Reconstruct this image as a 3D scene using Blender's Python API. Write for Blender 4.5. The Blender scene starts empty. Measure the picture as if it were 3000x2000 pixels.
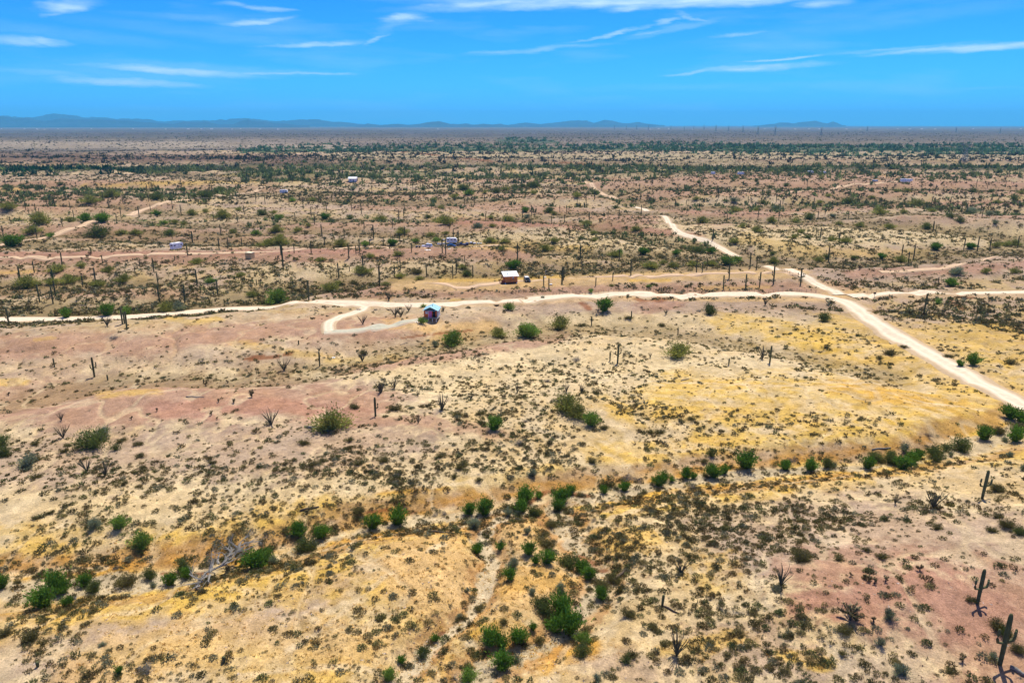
import bpy, math, random
import numpy as np
from mathutils import Matrix, Vector
S = bpy.context.scene
COL = S.collection
R = math.radians
PI = math.pi
# ------------------------------------------------------------------ camera
CAMH = 55.0
F = 2200.0                       # focal length in pixels of a 3000 px wide frame
PITCH = math.atan(634.0 / F)     # camera looks down by this much
cam_d = bpy.data.cameras.new('camera')
cam_d.sensor_width = 36.0
cam_d.lens = 36.0 * F / 3000.0
cam_d.clip_start = 0.5
cam_d.clip_end = 200000.0
cam = bpy.data.objects.new('camera', cam_d)
cam.location = (0, 0, CAMH)
cam.rotation_euler = (PI / 2 - PITCH, 0, 0)
COL.objects.link(cam)
S.camera = cam
# ------------------------------------------------------------------ light
SUN_EL, SUN_AZ = R(64), R(24)    # azimuth clockwise from +Y (the viewing direction)
sd = bpy.data.lights.new('sun', 'SUN')
sd.energy = 4.9
sd.angle = R(0.5)
sd.color = (1.0, 0.93, 0.80)
sun = bpy.data.objects.new('sun', sd)
sv = Vector((math.cos(SUN_EL) * math.sin(SUN_AZ), math.cos(SUN_EL) * math.cos(SUN_AZ), math.sin(SUN_EL)))
sun.rotation_euler = sv.to_track_quat('Z', 'Y').to_euler()
sun.location = (0, 0, 200)
COL.objects.link(sun)
S.view_settings.view_transform = 'Standard'
S.view_settings.look = 'None'
S.view_settings.exposure = 0.36
S.view_settings.gamma = 1
S.cycles.volume_bounces = 1
S.cycles.max_bounces = 5
S.cycles.diffuse_bounces = 3
S.cycles.transparent_max_bounces = 8
# ------------------------------------------------------------------ sky with cirrus streaks
def px_dir(u, v):
    a = np.asarray(u, float) - 1500.0
    b = 1000.0 - np.asarray(v, float)
    cp, sp = math.cos(PITCH), math.sin(PITCH)
    x = a
    y = F * cp + b * sp
    z = -F * sp + b * cp
    n = np.sqrt(x * x + y * y + z * z)
    return x / n, y / n, z / n
w = bpy.data.worlds.new('World')
S.world = w
w.use_nodes = True
nt = w.node_tree
nt.nodes.clear()
N = nt.nodes.new
L = nt.links.new
def mth(nt, op, a, b=None, c=None, clamp=False):
    n = nt.nodes.new('ShaderNodeMath'); n.operation = op; n.use_clamp = clamp
    for i, q in enumerate((a, b, c)):
        if q is None: continue
        if isinstance(q, (int, float)): n.inputs[i].default_value = q
        else: nt.links.new(q, n.inputs[i])
    return n.outputs[0]
sky = N('ShaderNodeTexSky'); sky.sky_type = 'NISHITA'; sky.sun_disc = False
sky.sun_elevation = SUN_EL; sky.sun_rotation = SUN_AZ
sky.altitude = 700; sky.air_density = 1.0; sky.dust_density = 0.05; sky.ozone_density = 3.0
hs = N('ShaderNodeHueSaturation'); hs.inputs['Saturation'].default_value = 1.35
hs.inputs['Value'].default_value = 1.0
L(sky.outputs[0], hs.inputs['Color'])
tint = N('ShaderNodeMix'); tint.data_type = 'RGBA'; tint.blend_type = 'MULTIPLY'
tint.inputs[0].default_value = 1.0
L(hs.outputs[0], tint.inputs[6])
tint.inputs[7].default_value = (0.13, 0.72, 2.2, 1)
geo = N('ShaderNodeNewGeometry')
sep = N('ShaderNodeSeparateXYZ')
tc = N('ShaderNodeTexCoord')
L(tc.outputs['Generated'], sep.inputs[0])
az = mth(nt, 'ARCTAN2', sep.outputs[0], sep.outputs[1])
el = mth(nt, 'ARCSINE', sep.outputs[2])
com = N('ShaderNodeCombineXYZ'); L(az, com.inputs[0]); L(el, com.inputs[1])
mp = N('ShaderNodeMapping'); mp.inputs['Scale'].default_value = (14, 60, 1); L(com.outputs[0], mp.inputs[0])
nz = N('ShaderNodeTexNoise'); nz.inputs['Scale'].default_value = 1.0; nz.inputs['Detail'].default_value = 5
nz.inputs['Roughness'].default_value = 0.62
L(mp.outputs[0], nz.inputs['Vector'])
nv = N('ShaderNodeVectorMath'); nv.operation = 'SUBTRACT'; L(nz.outputs['Color'], nv.inputs[0]); nv.inputs[1].default_value = (.5, .5, .5)
nv2 = N('ShaderNodeVectorMath'); nv2.operation = 'MULTIPLY'; L(nv.outputs[0], nv2.inputs[0]); nv2.inputs[1].default_value = (.075, .0125, 0)
warp = N('ShaderNodeVectorMath'); warp.operation = 'ADD'; L(com.outputs[0], warp.inputs[0]); L(nv2.outputs[0], warp.inputs[1])
STREAKS = '''204,20,70,17,-8,1;147,44,30,7,-8,.5;38,121,55,12,3,.8;124,122,60,10,3,.8;790,24,50,8,0,.6;695,14,50,7,0,.4;600,55,160,14,0,.22;
760,62,80,11,-5,.95;918,131,125,9,-3,.9;1110,118,40,7,-22,.5;1180,54,60,16,-6,.9;1160,70,60,20,-30,.25;1454,153,70,6,-3,.5;1430,10,150,12,-4,1;1900,2,560,18,0,1.2;1700,10,420,14,-2,.9;
1851,20,80,13,-4,.95;517,207,200,13,2,1.1;357,241,160,13,1,1.05;765,212,60,6,0,.7;893,214,120,5,1,.8;640,200,300,14,2,.3;150,215,230,12,4,.3;2120,8,240,14,-1,1;2412,12,60,12,0,.7;1965,62,34,9,-10,.7;
2030,50,50,8,15,.5;1800,99,110,6,-11,.75;1902,94,50,7,-8,.6;1990,80,150,12,-10,.3;2163,103,60,6,-4,.5;1583,147,170,8,-4,.45;2233,199,150,11,-2,.95;2042,212,100,6,-3,.7;2291,172,100,5,-3,.75;
2776,141,160,8,-3,.95;2940,132,160,11,-3,1.0;2600,146,160,6,-3,.4;2830,262,160,5,-1,.12;2100,255,400,14,0,.12;700,110,400,20,4,.14;2600,60,500,26,-5,.12;100,90,300,20,4,.15'''
acc = None
for s in STREAKS.replace('\n', '').split(';'):
    u, v, hw, hh, rot, it = [float(q) for q in s.split(',')]
    dx, dy, dz = px_dir(u, v)
    ca, ce = math.atan2(dx, dy), math.asin(dz)
    m = N('ShaderNodeMapping'); m.vector_type = 'TEXTURE'
    m.inputs['Location'].default_value = (ca, ce, 0)
    m.inputs['Rotation'].default_value = (0, 0, R(-rot))
    m.inputs['Scale'].default_value = (hw / F, hh / F * 0.78, 1)
    L(warp.outputs[0], m.inputs[0])
    ln = N('ShaderNodeVectorMath'); ln.operation = 'LENGTH'; L(m.outputs[0], ln.inputs[0])
    mr = N('ShaderNodeMapRange'); mr.interpolation_type = 'SMOOTHSTEP'
    mr.inputs[1].default_value = 1.5; mr.inputs[2].default_value = 0.15
    mr.inputs[3].default_value = 0; mr.inputs[4].default_value = it
    L(ln.outputs['Value'], mr.inputs[0])
    acc = mr.outputs[0] if acc is None else mth(nt, 'MAXIMUM', acc, mr.outputs[0])
# thin fibrous veil everywhere above
mp2 = N('ShaderNodeMapping'); mp2.inputs['Scale'].default_value = (5, 34, 1); mp2.inputs['Rotation'].default_value = (0, 0, R(3)); L(com.outputs[0], mp2.inputs[0])
nz2 = N('ShaderNodeTexNoise'); nz2.inputs['Scale'].default_value = 1.0; nz2.inputs['Detail'].default_value = 6; L(mp2.outputs[0], nz2.inputs['Vector'])
veil = N('ShaderNodeMapRange'); veil.inputs[1].default_value = .5; veil.inputs[2].default_value = .8; veil.inputs[3].default_value = 0; veil.inputs[4].default_value = .3
L(nz2.outputs[0], veil.inputs[0])
mp3 = N('ShaderNodeMapping'); mp3.inputs['Scale'].default_value = (22, 130, 1); L(com.outputs[0], mp3.inputs[0])
nz3 = N('ShaderNodeTexNoise'); nz3.inputs['Scale'].default_value = 1.0; nz3.inputs['Detail'].default_value = 6; L(mp3.outputs[0], nz3.inputs['Vector'])
brk = N('ShaderNodeMapRange'); brk.inputs[1].default_value = .3; brk.inputs[2].default_value = .62; brk.inputs[3].default_value = .45; brk.inputs[4].default_value = 1
L(nz3.outputs[0], brk.inputs[0])
cl = mth(nt, 'MULTIPLY', acc, brk.outputs[0])
cl = mth(nt, 'MAXIMUM', cl, veil.outputs[0])
cl = mth(nt, 'MULTIPLY', cl, .8, clamp=True)
# unseen whitening added toward the zenith, above the frame, to keep skylit shadows neutral
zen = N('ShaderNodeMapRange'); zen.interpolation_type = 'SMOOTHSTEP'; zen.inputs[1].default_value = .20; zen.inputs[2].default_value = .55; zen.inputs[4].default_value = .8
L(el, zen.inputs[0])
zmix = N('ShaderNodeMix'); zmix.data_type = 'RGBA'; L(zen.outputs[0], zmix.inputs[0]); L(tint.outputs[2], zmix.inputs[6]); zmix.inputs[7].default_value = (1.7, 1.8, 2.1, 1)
mixc = N('ShaderNodeMix'); mixc.data_type = 'RGBA'
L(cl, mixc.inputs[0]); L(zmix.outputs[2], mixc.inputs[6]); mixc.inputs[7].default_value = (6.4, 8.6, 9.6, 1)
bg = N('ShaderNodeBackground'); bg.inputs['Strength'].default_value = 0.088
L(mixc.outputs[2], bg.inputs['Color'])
wo = N('ShaderNodeOutputWorld'); L(bg.outputs[0], wo.inputs['Surface'])

# ------------------------------------------------------------------ noise and small helpers
def hsh(ix, iy, seed):
    h = (ix.astype(np.int64) * 374761393 + iy.astype(np.int64) * 668265263 + seed * 974634777) & 0xffffffff
    h = ((h ^ (h >> 13)) * 1274126177) & 0xffffffff
    h = h ^ (h >> 16)
    return (h & 0xffff).astype(np.float32) / 65535.0
def vnoise(x, y, seed=0):
    ix = np.floor(x); iy = np.floor(y)
    fx = (x - ix); fy = (y - iy)
    fx = fx * fx * (3 - 2 * fx); fy = fy * fy * (3 - 2 * fy)
    a = hsh(ix, iy, seed); b = hsh(ix + 1, iy, seed); c = hsh(ix, iy + 1, seed); d = hsh(ix + 1, iy + 1, seed)
    return (a + (b - a) * fx) * (1 - fy) + (c + (d - c) * fx) * fy
def fbm(x, y, seed=0, o=4, g=.5):
    s = 0; a = 1; t = 0
    for k in range(o):
        s = s + a * vnoise(x * 2 ** k + 17.3 * k, y * 2 ** k - 9.1 * k, seed + k)
        t += a; a *= g
    return s / t
def sst(a, b, x):
    t = np.clip((x - a) / (b - a), 0, 1)
    return t * t * (3 - 2 * t)
def seg_dist(x, y, pts):
    """distance to a polyline and the fraction along it"""
    best = np.full(x.shape, 1e9, np.float32)
    for (x0, y0), (x1, y1) in zip(pts[:-1], pts[1:]):
        dx, dy = x1 - x0, y1 - y0
        t = np.clip(((x - x0) * dx + (y - y0) * dy) / (dx * dx + dy * dy + 1e-9), 0, 1)
        best = np.minimum(best, np.hypot(x - x0 - t * dx, y - y0 - t * dy))
    return best
def plane_pt(u, v, z=0.0):
    dx, dy, dz = px_dir(u, v)
    t = (z - CAMH) / dz
    return (float(dx * t), float(dy * t))
def P(s):
    return [tuple(float(q) for q in a.split(',')) for a in s.split()]
def W(s, z=0.0):
    return [plane_pt(u, v, z) for u, v in P(s)]
def smooth_line(pts, n=6):
    out = []
    p = [pts[0]] + list(pts) + [pts[-1]]
    for i in range(1, len(p) - 2):
        for k in range(n):
            t = k / n
            out.append(tuple(0.5 * ((2 * p[i][c]) + (-p[i-1][c] + p[i+1][c]) * t + (2*p[i-1][c] - 5*p[i][c] + 4*p[i+1][c] - p[i+2][c]) * t*t + (-p[i-1][c] + 3*p[i][c] - 3*p[i+1][c] + p[i+2][c]) * t**3) for c in (0, 1)))
    out.append(tuple(pts[-1]))
    return out
def project(x, y, z):
    cp, sp = math.cos(PITCH), math.sin(PITCH)
    zz = z - CAMH
    dep = y * cp - zz * sp
    dep = np.maximum(dep, 1e-3)
    return 1500 + F * x / dep, 1000 - F * (y * sp + zz * cp) / dep

# ------------------------------------------------------------------ polar ground grid
ang = list(np.arange(-38.0, 38.001, 0.115))
a0 = 38.0
while a0 < 75:
    a0 += 0.8
    ang = [-a0] + ang + [a0]
ANG = np.radians(np.array(ang))
dist = [12.0]
while dist[-1] < 46000:
    d = dist[-1]
    step = math.radians(0.07) * (d * d + CAMH * CAMH) / CAMH if d > 30 else 1.0
    step = max(step, 0.12)
    dist.append(d + min(step, 0.0125 * d))
DIS = np.array(dist)
TH, DD = np.meshgrid(ANG, DIS)
GX = (DD * np.sin(TH)).astype(np.float32)
GY = (DD * np.cos(TH)).astype(np.float32)
# wash polylines: image trace, depth, half width (m)
WASHES = [
 ("0,1722 100,1722 200,1715 330,1700 480,1700 620,1668 760,1638 900,1592 1080,1545 1180,1528 1350,1505 1500,1485 1620,1460 1740,1450 1860,1432 2100,1388 2250,1380 2400,1366 2560,1362 2700,1345 2850,1300 2950,1265 3100,1200", 1.3, 5.0, .5),
 ("1545,1490 1450,1520 1420,1580 1440,1640 1425,1690 1415,1740 1390,1790 1340,1835 1275,1880 1200,1960 1100,2060", 1.1, 2.6, .3),
 ("1620,1480 1660,1560 1720,1640 1765,1700 1710,1780 1640,1860 1560,1900 1460,1930 1380,2000 1340,2100", 1.2, 4.0, .5),
 ("-200,1215 0,1190 300,1122 500,1112 800,1104 1000,1062 1150,1034 1300,1004 1500,980 1620,964 1900,962 2050,985 2200,1008 2400,1045 2600,1100", 2.2, 9.0, .8),
 ("-200,900 0,915 240,912 400,905 600,893 700,884 800,862 1000,836 1150,820 1300,812 1480,802 1640,790 1800,782 1900,782 2100,778 2300,770 2600,768 2800,740 3000,728 3300,700", 4.0, 15, 1),
 ("-200,840 0,838 240,838 400,832", 3, 9, 1),
 ("-200,712 0,708 150,722 300,700 560,705 700,712 840,712 1000,716 1150,720 1300,712 1500,722 1600,735 1750,742 2000,745 2300,758", 3.5, 12, 1),
 ("-200,690 0,690 200,688 420,682 700,685 900,680 1150,690 1300,690", 3, 9, 1),
 ("-200,650 0,646 300,640 500,655 700,662 900,650 1100,643 1300,648 1500,645 1700,662 1900,700 2100,730", 4, 14, 1),
 ("-200,610 300,606 600,628 800,628 950,638 1100,640", 3, 11, 1),
 ("1500,640 1650,625 1800,618 2000,628 2200,650 2500,662 2700,668 3000,700 3200,720", 4, 14, 1),
 ("1900,600 2200,600 2400,595 2500,586 2700,592 2900,625 3100,630", 4, 16, 1),
 ("2000,650 2300,648 2600,622 2900,625 3200,640", 3, 12, 1),
 ("-200,580 0,575 300,568 460,575 650,562 900,575 1200,590 1500,580 1750,575 1900,590", 5, 20, 1),
 ("900,560 1200,562 1400,555 1600,545 1800,560 2100,550 2400,555 2900,560 3200,560", 5, 24, 1),
 ("-200,548 200,552 500,552 700,560", 4, 16, 1),
 ("-300,505 0,500 400,497 700,528 1000,522 1400,512 1800,505 2300,505 2700,512 3300,515", 6, 30, 1),
 ("-300,480 400,490 1000,490 1700,485 2400,488 3300,492", 6, 45, 1),
]
# low rises
RISES = [
 ("900,1330 1300,1260 1700,1180 2100,1160 2500,1190", 2.2, 22),
 ("1200,1075 1500,1010 1900,1005", 1.6, 12),
 ("2500,1750 2800,1700 3100,1600 3400,1500", 3.2, 14),
 ("0,1900 400,1880 900,1800 1200,1650", 1.4, 10),
 ("-100,1180 400,1160 900,1150", 1.8, 16),
 ("0,1010 600,985 1000,965 1300,950", 1.2, 16),
 ("-200,960 300,955 700,935", 1.0, 12),
 ("1000,838 1450,835 1900,815 2300,805 2700,790 3100,770", 2.0, 14),
 ("0,748 500,745 900,748 1300,732 1500,735", 2.0, 14),
 ("1350,655 1700,664 2100,690", 2.0, 14), ("2000,612 2300,625 2700,640 3000,655", 2.5, 16),
]
def base_height(x, y):
    D = np.hypot(x, y)
    th = np.arctan2(x, y)
    z = (fbm(x / 34, y / 34, 3, 4) - .5) * 2.6 * sst(30, 120, D)
    z = z + (fbm(x / 7, y / 7, 9, 3) - .5) * .5
    # fingers of old river terrace, running across the view
    q = fbm((x + .25 * y) / 260, (y - .06 * x) / 62, 21, 4)
    z = z + 5.0 * (sst(.40, .56, q) - .8) * sst(380, 620, D)
    q2 = fbm((x + .3 * y) / 900, y / 260, 33, 5)
    z = z + 16 * (sst(.35, .6, q2) - .7) * sst(1300, 2600, D) * (1 - sst(7000, 16000, D))
    # runnels down the flanks
    q3 = np.abs(fbm(x / 16, y / 22, 41, 3) - .5) * 2
    z = z - .9 * (1 - sst(0, .16, q3)) * sst(120, 240, D) * (1 - sst(900, 1600, D))
    q4 = np.abs(fbm(x / 9 + 3, y / 13, 47, 3) - .5) * 2
    z = z - .28 * (1 - sst(0, .14, q4)) * (1 - sst(180, 260, D))
    for s, h, wd in RISES:
        ln = W(s, h * .5)
        d = seg_dist(x, y, ln)
        z = z + h * np.exp(-(d / wd) ** 2)
    return z
GZ = base_height(GX, GY)
wobx = (fbm(GX / 12, GY / 12, 55, 3) - .5) * 1.0
WASHD = []
for s, dep, hw, soft in WASHES:
    ln = smooth_line(W(s, -dep * .6), 3)
    d = seg_dist(GX, GY, ln)
    d = d + wobx * hw * .9
    WASHD.append(d / hw)
    flat = np.minimum(GZ, .8) * 0 - dep
    k = 1 - sst(.35, 1.25 + soft, d / hw)
    GZ = GZ * (1 - k * .85) + flat * k
GZ = GZ.astype(np.float32)
GU, GV = project(GX, GY, GZ)

def hgt(x, y):
    x = np.atleast_1d(np.asarray(x, float)); y = np.atleast_1d(np.asarray(y, float))
    D = np.hypot(x, y); t = np.arctan2(x, y)
    r = np.clip(np.searchsorted(DIS, D) - 1, 0, len(DIS) - 2)
    c = np.clip(np.searchsorted(ANG, t) - 1, 0, len(ANG) - 2)
    fr = np.clip((D - DIS[r]) / (DIS[r + 1] - DIS[r]), 0, 1); fc = np.clip((t - ANG[c]) / (ANG[c + 1] - ANG[c]), 0, 1)
    return (GZ[r, c] * (1 - fc) + GZ[r, c + 1] * fc) * (1 - fr) + (GZ[r + 1, c] * (1 - fc) + GZ[r + 1, c + 1] * fc) * fr
def at(u, v):
    """where the line of sight through a pixel of the photograph meets the terrain"""
    dx, dy, dz = [float(q) for q in px_dir(u, v)]
    t = math.atan2(dx, dy); hd = math.hypot(dx, dy)
    c = min(max(np.searchsorted(ANG, t) - 1, 0), len(ANG) - 2)
    f = (t - ANG[c]) / (ANG[c + 1] - ANG[c])
    col = GZ[:, c] * (1 - f) + GZ[:, c + 1] * f
    ray = CAMH + DIS * dz / hd
    idx = np.argmax(ray < col)
    if idx == 0: idx = len(DIS) - 1
    D0 = CAMH / max(1e-4, -dz / hd)
    if DIS[idx] > D0 * 1.1:          # the sight line only just clears a crest: stand on the crest
        lim = DIS < D0 * 1.08
        gap = np.where(lim & (DIS > D0 * .6), ray - col, 1e9); g = int(np.argmin(gap))
        if gap[g] < .012 * DIS[g]:
            x = DIS[g] * math.sin(t); y = DIS[g] * math.cos(t)
            return Vector((x, y, float(hgt(x, y)[0])))
    a = ray[idx - 1] - col[idx - 1]; b = ray[idx] - col[idx]
    q = a / (a - b + 1e-9) if a > 0 else 0
    D = DIS[idx - 1] + (DIS[idx] - DIS[idx - 1]) * min(max(q, 0), 1)
    x = D * math.sin(t); y = D * math.cos(t)
    return Vector((x, y, float(hgt(x, y)[0])))
def slant(p):
    return math.cos(PITCH) * p.y - (p.z - CAMH) * math.sin(PITCH)
# ------------------------------------------------------------------ what grows and lies where (read from the photograph, kept per ground vertex)
LN = np.log(DD).astype(np.float32)
NQ = fbm(TH * 34, LN * 34, 61, 5) - .5          # patch noise, grows with distance
NQ2 = fbm(TH * 90, LN * 90, 71, 4) - .5
def stroke(pts, r, k=2.6, nz=1.6, soft=.45):
    lp = [(a / k, b) for a, b in P(pts)]
    ys = [b for a, b in lp]
    rows = np.zeros(GU.shape, bool)
    sel = (GV > min(ys) - 2.2 * r) & (GV < max(ys) + 2.2 * r)
    out = np.zeros(GU.shape, np.float32)
    if not sel.any(): return out
    d = seg_dist(GU[sel] / k, GV[sel], lp) / r + nz * NQ[sel] + .5 * nz * NQ2[sel]
    out[sel] = 1 - sst(1 - soft, 1 + soft, d)
    return out
def paint(base, col, m):
    m = m[..., None]
    return base * (1 - m) + np.array(col, np.float32) * m
PINK = (.43, .272, .205); MAUVE = (.44, .335, .275); TAN = (.56, .43, .25); CREAM = (.64, .525, .35)
YEL = (.65, .445, .105); ORY = (.62, .35, .05); PEACH = (.64, .44, .22); REDP = (.42, .235, .18)
SAND = (.52, .44, .33); PALE = (.61, .495, .34)
ALB = np.empty(GU.shape + (3,), np.float32); ALB[:] = TAN
ALB = paint(ALB, PALE, sst(-.1, .15, NQ))
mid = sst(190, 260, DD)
ALB = paint(ALB, MAUVE, mid * .9 * sst(-.18, .12, NQ2 + NQ))
STROKES = [
 # cream slopes and knoll
 (CREAM, "1050,1170 1500,1080 1800,1080 2250,1110", 75, 1), (CREAM, "400,1400 1000,1440 1500,1400 1900,1340", 45, .8),
 (CREAM, "1550,930 1900,935 2400,960", 32, .8), (CREAM, "1950,700 2400,690 3100,690", 40, .9), (CREAM, "1300,705 1600,710 1900,720", 24, .8),
 (CREAM, "0,890 400,880 700,860", 24, .6), (CREAM, "800,800 1100,800 1300,780", 26, .7), (CREAM, "0,1460 500,1500", 40, .7), (CREAM, "1900,1500 2300,1560 2000,1700", 60, .7),
 (CREAM, "600,1070 800,1060 1100,1040", 18, .6), (CREAM, "2450,1440 2900,1500 3000,1560", 40, .7),
 # pink desert pavement
 (MAUVE, "0,1360 600,1330 1100,1290", 75, .85), (MAUVE, "0,1060 500,1040 1000,1010 1400,950", 45, .7), (MAUVE, "0,1180 500,1170 1000,1190", 80, .8), (PINK, "0,1190 400,1180 800,1165 1000,1190", 52, .9), (REDP, "500,1200 850,1190 1000,1210", 24, .8), (PINK, "950,1225 1250,1235 1450,1270", 18, .7),
 (PINK, "0,1010 400,1005 700,970 1000,960 1200,960", 34, .9), (PINK, "1000,1085 1250,1050 1500,1008 1640,985", 14, .9),
 (MAUVE, "1500,900 1900,900 2300,895 2430,905", 20, .9), (REDP, "1900,905 1960,890", 16, .6), (PINK, "0,860 120,855 400,862 560,862", 14, .7),
 (PINK, "1000,850 1200,848 1500,852 2000,845 2250,842 2450,838", 22, .9), (MAUVE, "1900,805 2150,800 2400,800 2700,795 3100,765", 26, .95), (REDP, "2500,800 2800,790 3100,770", 12, .6),
 (PINK, "0,755 400,752 800,750 1000,740 1300,738 1520,742", 20, .95), (PINK, "0,800 300,792", 14, .8), (REDP, "0,745 600,742 1100,732", 8, .7),
 (PINK, "0,680 500,700 700,705", 7, .7), (MAUVE, "600,665 1000,690 1200,672", 10, .8), (PINK, "0,612 300,620 500,606", 9, .7),
 (PINK, "1050,605 1400,600 1700,625 1900,640", 13, .8), (REDP, "1350,650 1560,655 1800,668 2050,690", 9, .9), (PINK, "1950,612 2200,616 2500,606 3100,590", 9, .9), (REDP, "2000,628 2300,630", 7, .7),
 (PINK, "2300,548 2600,540 2900,536 3100,545", 6, .9), (PINK, "1950,563 2400,562", 5, .8), (MAUVE, "2400,640 2800,648 3100,652", 12, .7), (PINK, "1000,533 1500,530 2000,522 2300,515", 4, .8),
 (PINK, "0,540 300,545 800,552", 10, .6), (MAUVE, "0,520 500,515 800,520", 9, .7), (PINK, "850,580 1100,575 1400,570 1700,575", 8, .7),
 (MAUVE, "2200,1600 2500,1550 2900,1600 3100,1700", 100, .9), (PINK, "2550,1720 2750,1740 2900,1880 3050,1980", 105, .95), (REDP, "2450,1760 2700,1700 2850,1830", 52, .8), (MAUVE, "2150,1880 2350,1950 2600,1980", 60, .8),
 (MAUVE, "0,1880 250,1850 450,1840", 45, .8), (MAUVE, "700,1830 900,1750 1000,1680", 38, .8), (MAUVE, "1750,1930 1900,1960", 40, .7), (MAUVE, "200,1610 450,1600", 26, .6), (MAUVE, "0,1950 200,1960", 40, .7),
 (ORY, "0,1690 500,1652 900,1565 1300,1470 1700,1410 2400,1338 2900,1248", 16, .85),
 # yellow dead grass
 (YEL, "2000,1130 2400,1150 2900,1190", 42, .8), (YEL, "1900,1200 2400,1230 2850,1240", 46, .8), (ORY, "2500,1140 2800,1190", 24, .5), (YEL, "1800,1330 2300,1290 2750,1250", 34, .8),
 (YEL, "2450,990 2700,1000 3100,1010", 62, .75), (YEL, "2750,1110 3100,1120", 40, .7), (YEL, "2150,950 2400,990 2500,1060", 30, .7),
 (YEL, "0,1620 400,1600 700,1560 1000,1500", 30, .75), (ORY, "0,1660 250,1655 500,1630 640,1600", 24, .75), (YEL, "900,1480 1300,1440 1600,1380", 20, .6),
 (YEL, "0,1790 400,1780 800,1680 1150,1590 1500,1530 1900,1470 2300,1410 2800,1340 3000,1320", 34, .85), (ORY, "700,1640 1000,1590 1250,1555", 15, .9), (ORY, "1250,1600 1400,1560 1540,1560", 24, .7), (ORY, "1420,1840 1560,1900 1700,1900", 36, .8), (ORY, "0,1740 150,1760 300,1770", 22, .7), (ORY, "1700,1470 2100,1430 2500,1385", 12, .6), (ORY, "1700,1425 1900,1400 2300,1350", 9, .6),
 (YEL, "500,1900 900,1950 1200,1760 1350,1620", 60, .55), (YEL, "1000,2000 1200,1900 1350,1800", 44, .6), (PEACH, "1250,1640 1350,1750 1600,1700 1700,1600 1500,1560", 70, .85), (ORY, "1500,1720 1650,1700 1600,1660", 26, .5), (ORY, "1250,1960 1350,1930 1600,1930", 38, .6),
(YEL, "0,1850 300,1780 700,1760 1000,1700", 46, .6), (PEACH, "300,1960 700,1850 1100,1900", 70, .6), (YEL, "0,1560 400,1580 800,1500", 30, .45),
 (YEL, "1700,1560 2000,1600 2100,1700", 38, .6), (YEL, "2000,1900 2150,1870", 26, .6), (YEL, "2330,1920 2400,1940", 22, .8), (ORY, "1100,1440 1300,1430", 10, .6),
 (YEL, "1300,812 1500,815 1800,805 2200,802", 8, .8), (YEL, "2050,845 2250,840", 6, .4), (YEL, "1150,820 1300,822 1450,832", 7, .7), (YEL, "300,1156 450,1150", 10, .6), (YEL, "150,990 110,995", 5, .7), (YEL, "0,1120 60,1118", 9, .7), (YEL, "500,930 560,945 640,935", 8, .8), (YEL, "0,800 90,795", 7, .6), (YEL, "700,1010 820,1020 1000,1060 1150,1050", 12, .5), (PEACH, "1180,950 1250,962 1400,960 1300,1000", 20, .9), (YEL, "1330,880 1400,884", 5, .7), (YEL, "1350,715 1500,720 1700,730", 12, .6), (YEL, "2200,700 2400,740 2700,745", 16, .5), (PEACH, "1850,868 2150,876 2430,872 2520,850", 7, .9), (PEACH, "2430,862 2560,865", 12, .8),
 (YEL, "250,545 500,535 750,530", 5, .7), (YEL, "650,515 750,510", 4, .7), (YEL, "0,555 60,552", 4, .6),
 (YEL, "2600,462 2800,470", 4, .5), (PEACH, "2540,505 2600,515", 4, .7),
]
q_ = fbm((GX + .25 * GY) / 260, (GY - .06 * GX) / 62, 21, 4)
zone = sst(300, 420, DD) * (1 - sst(1300, 1700, DD))
flank = sst(.38, .44, q_) * (1 - sst(.52, .56, q_)) * zone
ALB = paint(ALB, (.58, .48, .33), flank * .6 * sst(-.2, .1, NQ2))
ALB = paint(ALB, PINK, sst(.55, .6, q_) * zone * .7)
tus = .45 + .55 * sst(.38, .58, fbm(GX / 2.4, GY / 1.8, 141, 4)) * (1 - sst(200, 300, DD)) + .4 * sst(200, 300, DD)
for c, pts, r, wt in STROKES:
    ALB = paint(ALB, c, np.clip(stroke(pts, r) * wt * (tus if c in (YEL, ORY) else 1), 0, 1))
# the far plain
far = sst(1500, 2100, DD)
ALB = paint(ALB, (.105, .098, .098), far * .92)
FARS = [((.12, .075, .06), "-100,462 300,465 900,470", 15, .85), ((.15, .12, .08), "900,470 1500,472 2200,475 3100,475", 8, .6), ((.36, .31, .27), "-100,425 300,425 700,425 1000,432", 11, .8), ((.25, .205, .18), "700,415 1500,420 2300,425 3100,425", 10, .6), ((.36, .31, .22), "1000,455 1800,458 2400,455 3100,458", 11, .85),
        ((.05, .10, .05), "750,442 1100,440 1500,438 2000,437 2500,436 3100,438", 5, .85), ((.035, .06, .03), "-100,496 200,497 450,490 700,486 1200,484 1800,488 2400,492 3100,495", 6, .8), ((.05, .10, .06), "1480,412 1600,416", 5, .8), ((.085, .08, .09), "-100,392 1000,390 2000,392 3100,390", 10, .6),
        ((.09, .12, .05), "700,510 1000,512 1300,510", 8, .6), ((.1, .1, .05), "1600,505 2400,508", 6, .5)]
for c, pts, r, wt in FARS:
    ALB = paint(ALB, c, stroke(pts, r, 6, 1.2) * wt)
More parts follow.
